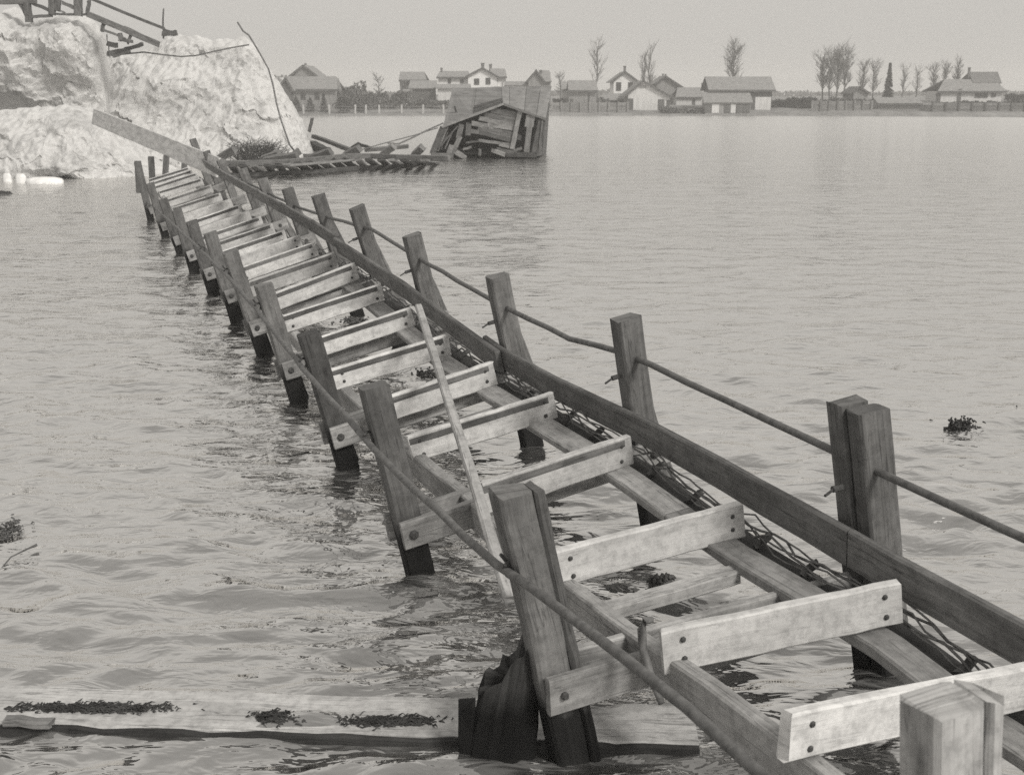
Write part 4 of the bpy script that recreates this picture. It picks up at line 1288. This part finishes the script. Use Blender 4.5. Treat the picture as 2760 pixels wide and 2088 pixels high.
# ------------------------------------------------------------------ trees
def tree(label, px, pbase, ptop, pw, D, style, seed, cat='tree', group=None, name='bare_tree', dens=1.0):
    rr = random.Random(seed)
    X, Zt = wxz(px, ptop, D)
    gz = land_z(X, D)
    Hh = Zt - gz
    W_ = pw / F * D
    r_ = empty(name, (X, D, gz), label, cat, group)
    tw = MB(); crown = MB()
    lean = rr.uniform(-.05, .05) * Hh
    if style == 'conifer':
        tw.tube([(X, D, gz - .3), (X, D, gz + Hh * .98)], [.25, .04], 6)
        n = int(420 * dens)
        for _ in range(n):
            u = rr.random() ** .8
            z = gz + Hh * (.1 + .9 * u)
            rad = W_ / 2 * (1 - u) ** .8 * rr.uniform(.5, 1.1) + .12
            q = rr.uniform(0, 6.283)
            e = np.array([X + rad * math.cos(q), D + rad * math.sin(q), z - rad * .35])
            s_ = np.array([X, D, z + .1])
            wv = np.array([-math.sin(q), math.cos(q), 0]) * rr.uniform(.12, .3)
            crown.prism([s_, (s_ + e) / 2 + wv, e, (s_ + e) / 2 - wv], (0, 0, -.1))
        tw.build('trunk', M['bark'], r_); crown.build('crown', M['needle'], r_)
        return r_
    def branch(mb, p, d, ln, r0, lvl, upk):
        n = 4
        pts = [p]
        dd = np.array(d, float)
        for i in range(n):
            dd = dd + np.array([rr.gauss(0, .16), rr.gauss(0, .16), upk * .16 + rr.gauss(0, .05)])
            dd /= np.linalg.norm(dd)
            pts.append(pts[-1] + dd * ln / n)
        mb.tube(pts, [r0 * (1 - .75 * i / n) for i in range(n + 1)], 4 if lvl < 2 else 3, cap=False)
        if lvl < 3:
            for k in range((5, 5, 5)[lvl] if dens >= 1 else 4):
                t = rr.uniform(.3, 1)
                i = min(n - 1, int(t * n)); q = pts[i] + (pts[i+1] - pts[i]) * (t * n - i)
                sd = .16 if style == 'poplar' else .6
                nd = dd + np.array([rr.gauss(0, sd), rr.gauss(0, sd), rr.gauss(.1, .3)])
                nd /= np.linalg.norm(nd)
                branch(crown, q, nd, ln * rr.uniform(.4, .65), max(.014, r0 * .45), lvl + 1, upk)
    tr_top = .35 if style == 'round' else .32
    pts = [np.array([X + lean * (i / 5) ** 2, D, gz - .3 + (Hh * (.9 if style != 'round' else .75) + .3) * i / 5]) + np.array([rr.gauss(0, .012) * Hh, rr.gauss(0, .012) * Hh, 0]) for i in range(6)]
    r0 = max(.14, Hh * .022)
    tw.tube(pts, [r0 * (1 - .8 * i / 5) for i in range(6)], 7, cap=False)
    nb = int((34 if style == 'tall' else 24 if style != 'poplar' else 22) * dens)
    for k in range(nb):
        u = rr.uniform(tr_top, 1.0) if style != 'poplar' else rr.uniform(.15, 1)
        i = min(4, int(u * 5)); q = pts[i] + (pts[i+1] - pts[i]) * (u * 5 - i)
        az = rr.uniform(0, 6.283)
        if style == 'poplar': el, ln = R(rr.uniform(74, 86)), Hh * rr.uniform(.16, .28)
        elif style == 'tall': el, ln = R(rr.uniform(48, 74)), Hh * rr.uniform(.16, .30)
        else: el, ln = R(rr.uniform(15, 60)), W_ * rr.uniform(.35, .55)
        d = (math.cos(el) * math.cos(az), math.cos(el) * math.sin(az), math.sin(el))
        branch(crown, q, d, ln, r0 * .42, 1, .5 if style != 'round' else .2)
    tw.build('trunk', M['bark'], r_); crown.build('crown', M['twig'], r_)
    return r_
tree('lone small bare tree with a round head, left of the dark two-storey house', 1020, 262, 186, 34, 218, 'round', 1)
tree('dark bushy bare tree against the left wall of the dark two-storey house', 1088, 262, 196, 20, 219, 'round', 2, dens=1.4)
tree('faint bare tree directly right of the pointed dark gable', 1512, 270, 184, 34, 228, 'round', 3)
tree('tall forked bare tree standing beside the grey upright shed', 1612, 285, 130, 34, 216, 'tall', 4, dens=.55)
tree('tallest narrow poplar of the pair behind the pale gabled barn', 1753, 270, 138, 12, 238, 'poplar', 5)
tree('thinner poplar of the pair behind the pale gabled barn', 1736, 270, 146, 12, 242, 'poplar', 6)
tree('spreading bare tree rising behind the long barn', 1982, 260, 124, 62, 222, 'tall', 7, dens=1.2)
tree('leftmost dark bare tree of the big clump right of the long barn', 2224, 280, 152, 30, 222, 'tall', 8, dens=1.3)
tree('second bare tree of the big clump, upright', 2243, 280, 146, 26, 224, 'tall', 9, dens=1.2)
tree('tallest bare tree of the big clump, leaning right with a wide head', 2262, 280, 140, 42, 220, 'tall', 10, dens=1.5)
tree('bare tree of the big clump nearest the small gabled hut', 2284, 280, 142, 34, 226, 'tall', 11, dens=1.2)
tree('bare tree directly behind the small gabled hut', 2330, 280, 172, 30, 232, 'tall', 12)
tree('thin bare tree between the small gabled hut and the dark spruce', 2358, 280, 176, 30, 236, 'tall', 13)
tree('dark pointed spruce standing alone among the bare trees', 2400, 278, 170, 32, 224, 'conifer', 14, name='spruce_tree', dens=1.4)
tree('faint bare tree right of the dark spruce', 2436, 280, 186, 26, 244, 'tall', 15, dens=.8)
tree('faint bare tree above the long low shed', 2476, 280, 188, 30, 244, 'tall', 16, dens=.8)
tree('bare tree at the left corner of the farmhouse', 2520, 280, 182, 24, 236, 'tall', 17)
tree('bare tree behind the farmhouse roof, left', 2552, 280, 176, 30, 240, 'tall', 18)
tree('tall bare tree behind the farmhouse roof, beside its chimney', 2584, 280, 168, 36, 242, 'tall', 19)

# shrubs along the fence and hedges: dense twiggy masses
def shrub(label, px, pbase, ptop, pw, D, seed, mat='shrub', n=260, cat='shrub', name='shrub', pointed=False):
    rr = random.Random(seed)
    X, Zt = wxz(px, ptop, D)
    gz = land_z(X, D) - .1
    Hh, W_ = Zt - gz, pw / F * D
    r_ = empty(name, (X, D, gz), label, cat)
    st, cr = MB(), MB()
    for _ in range(6):
        st.tube([(X + rr.gauss(0, W_ * .1), D, gz), (X + rr.gauss(0, W_ * .22), D + rr.gauss(0, .3), gz + Hh * rr.uniform(.5, .85))], [.07, .03], 4)
    for _ in range(n):
        u = rr.random()
        env = (1 - u) ** .7 if pointed else math.sin(math.pi * (.12 + .84 * u)) ** .6
        x = X + rr.uniform(-1, 1) * W_ / 2 * env * rr.uniform(.7, 1.12)
        y = D + rr.uniform(-1, 1) * min(W_ * .4, 1.6) * env
        z = gz + Hh * u * rr.uniform(.85, 1.06)
        d = np.array([rr.gauss(0, .5), rr.gauss(0, .4), rr.uniform(.1, 1)])
        d /= np.linalg.norm(d)
        ln = rr.uniform(.25, .7)
        wv = np.cross(d, (rr.gauss(0, 1), rr.gauss(0, 1), .2)); wv = wv / np.linalg.norm(wv) * rr.uniform(.05, .14)
        p = np.array([x, y, z])
        cr.prism([p - d * ln / 2, p + wv, p + d * ln / 2, p - wv], (0.02, .03, 0))
    st.build('stems', M['bark'], r_); cr.build('crown', M[mat], r_)
    return r_
shrub('dark pointed shrub at the fence close to the mound flank', 797, 308, 262, 34, 203.5, 1, 'needle', 260, pointed=True)
shrub('dark pointed shrub at the fence, second from the mound', 835, 308, 264, 28, 203.5, 2, 'needle', 240, pointed=True)
shrub('dark slender evergreen shrub at the fence under the big grey house', 871, 308, 254, 24, 203.5, 3, 'needle', 240, pointed=True)
shrub('largest dark bushy shrub at the fence', 925, 310, 264, 50, 203.2, 4, 'needle', 420)
shrub('small dark shrub low against the fence right of the bushiest one', 970, 310, 280, 22, 203.2, 5, 'needle', 160)
def hedge(label, xa, xb, ptop, D, seed, n, mat='shrub', depth=2.0, name='hedge'):
    rr = random.Random(seed)
    A, B = at_y(xa, ptop, D), at_y(xb, ptop, D)
    gz = land_z((A[0] + B[0]) / 2, D) - .2
    Hh = A[2] - gz
    b = MB()
    for _ in range(n):
        x = rr.uniform(A[0], B[0])
        prof = .72 + .28 * noise.noise(Vector((x * .35, seed * 3.1, 0))) + .2 * noise.noise(Vector((x * 1.1, seed, 4)))
        z = gz + Hh * rr.random() ** .8 * prof * 1.12
        y = D + rr.uniform(-.5, .5) * depth
        d = np.array([rr.gauss(0, .5), rr.gauss(0, .4), rr.uniform(.1, 1)]); d /= np.linalg.norm(d)
        ln = rr.uniform(.3, .8)
        wv = np.cross(d, (rr.gauss(0, 1), rr.gauss(0, 1), .2)); wv = wv / np.linalg.norm(wv) * rr.uniform(.07, .18)
        p = np.array([x, y, z])
        b.prism([p - d * ln / 2, p + wv, p + d * ln / 2, p - wv], (.02, .04, 0))
    o = b.build(name, M[mat], None, loc=((A[0] + B[0]) / 2, D, gz))
    return tag(o, label, 'hedge')
hedge('grey tangle of bushes behind the wire fence from the big house to the sheds', 890, 1110, 238, 209, 1, 2600)
hedge('higher bushes at the right-hand corner of the big grey house', 900, 985, 212, 216, 2, 900)
hedge('low bushes behind the fence in front of the white house', 1100, 1240, 266, 207, 3, 1100)
hedge('ragged dark hedge immediately right of the long barn', 2082, 2200, 262, 208, 4, 1400, 'needle')
hedge('long low dark hedge behind the weathered board fence', 2195, 2360, 264, 210, 5, 1500)
hedge('dark hedge below the farmhouse', 2515, 2790, 271, 208, 6, 2200, 'needle')
hedge('dark trees or bushes at the right edge beyond the farmhouse', 2712, 2800, 252, 236, 7, 900, 'needle')
hedge('low bushes at the foot of the barns', 1780, 1905, 286, 202.5, 8, 700)
hedge('bushes between the low sheds in front of the white gable house', 1490, 1640, 262, 212, 9, 900)
def far_woods():
    rr = random.Random(5)
    b = MB()
    for _ in range(5200):
        x = rr.uniform(-230, 260)
        D = rr.uniform(430, 470)
        prof = 3.2 + 1.6 * noise.noise(Vector((x * .02, 0, 0))) + 1.0 * noise.noise(Vector((x * .09, 3, 0))) + (5.0 if x < -78 else -1.6)
        z = 2.6 + prof * rr.random() ** .7
        d = np.array([rr.gauss(0, .5), 0, rr.uniform(.2, 1)]); d /= np.linalg.norm(d)
        ln, wv = rr.uniform(.8, 2.0), np.array([d[2], 0.3, -d[0]]) * rr.uniform(.25, .6)
        p = np.array([x, D, z])
        b.prism([p - d * ln / 2, p + wv, p + d * ln / 2, p - wv], (.05, .2, 0))
    tag(b.build('woods', M['shrub']), 'faint band of woods on the horizon behind the houses', 'woods', kind='stuff')
far_woods()

# ------------------------------------------------------------------ haze
hz = MB(); hz.box(-610, 610, -45, 905, -2.7, 19.0)
hm = bpy.data.materials.new('haze')
hm.use_nodes = True
hn = hm.node_tree.nodes
hn.remove(hn['Principled BSDF'])
pv = hn.new('ShaderNodeVolumePrincipled')
pv.inputs['Color'].default_value = (.97, .955, .93, 1)
pv.inputs['Density'].default_value = 0.0010
hm.node_tree.links.new(pv.outputs[0], hn['Material Output'].inputs['Volume'])
ho = hz.build('haze', hm)
tag(ho, 'pale haze over the water', 'haze', kind='stuff')
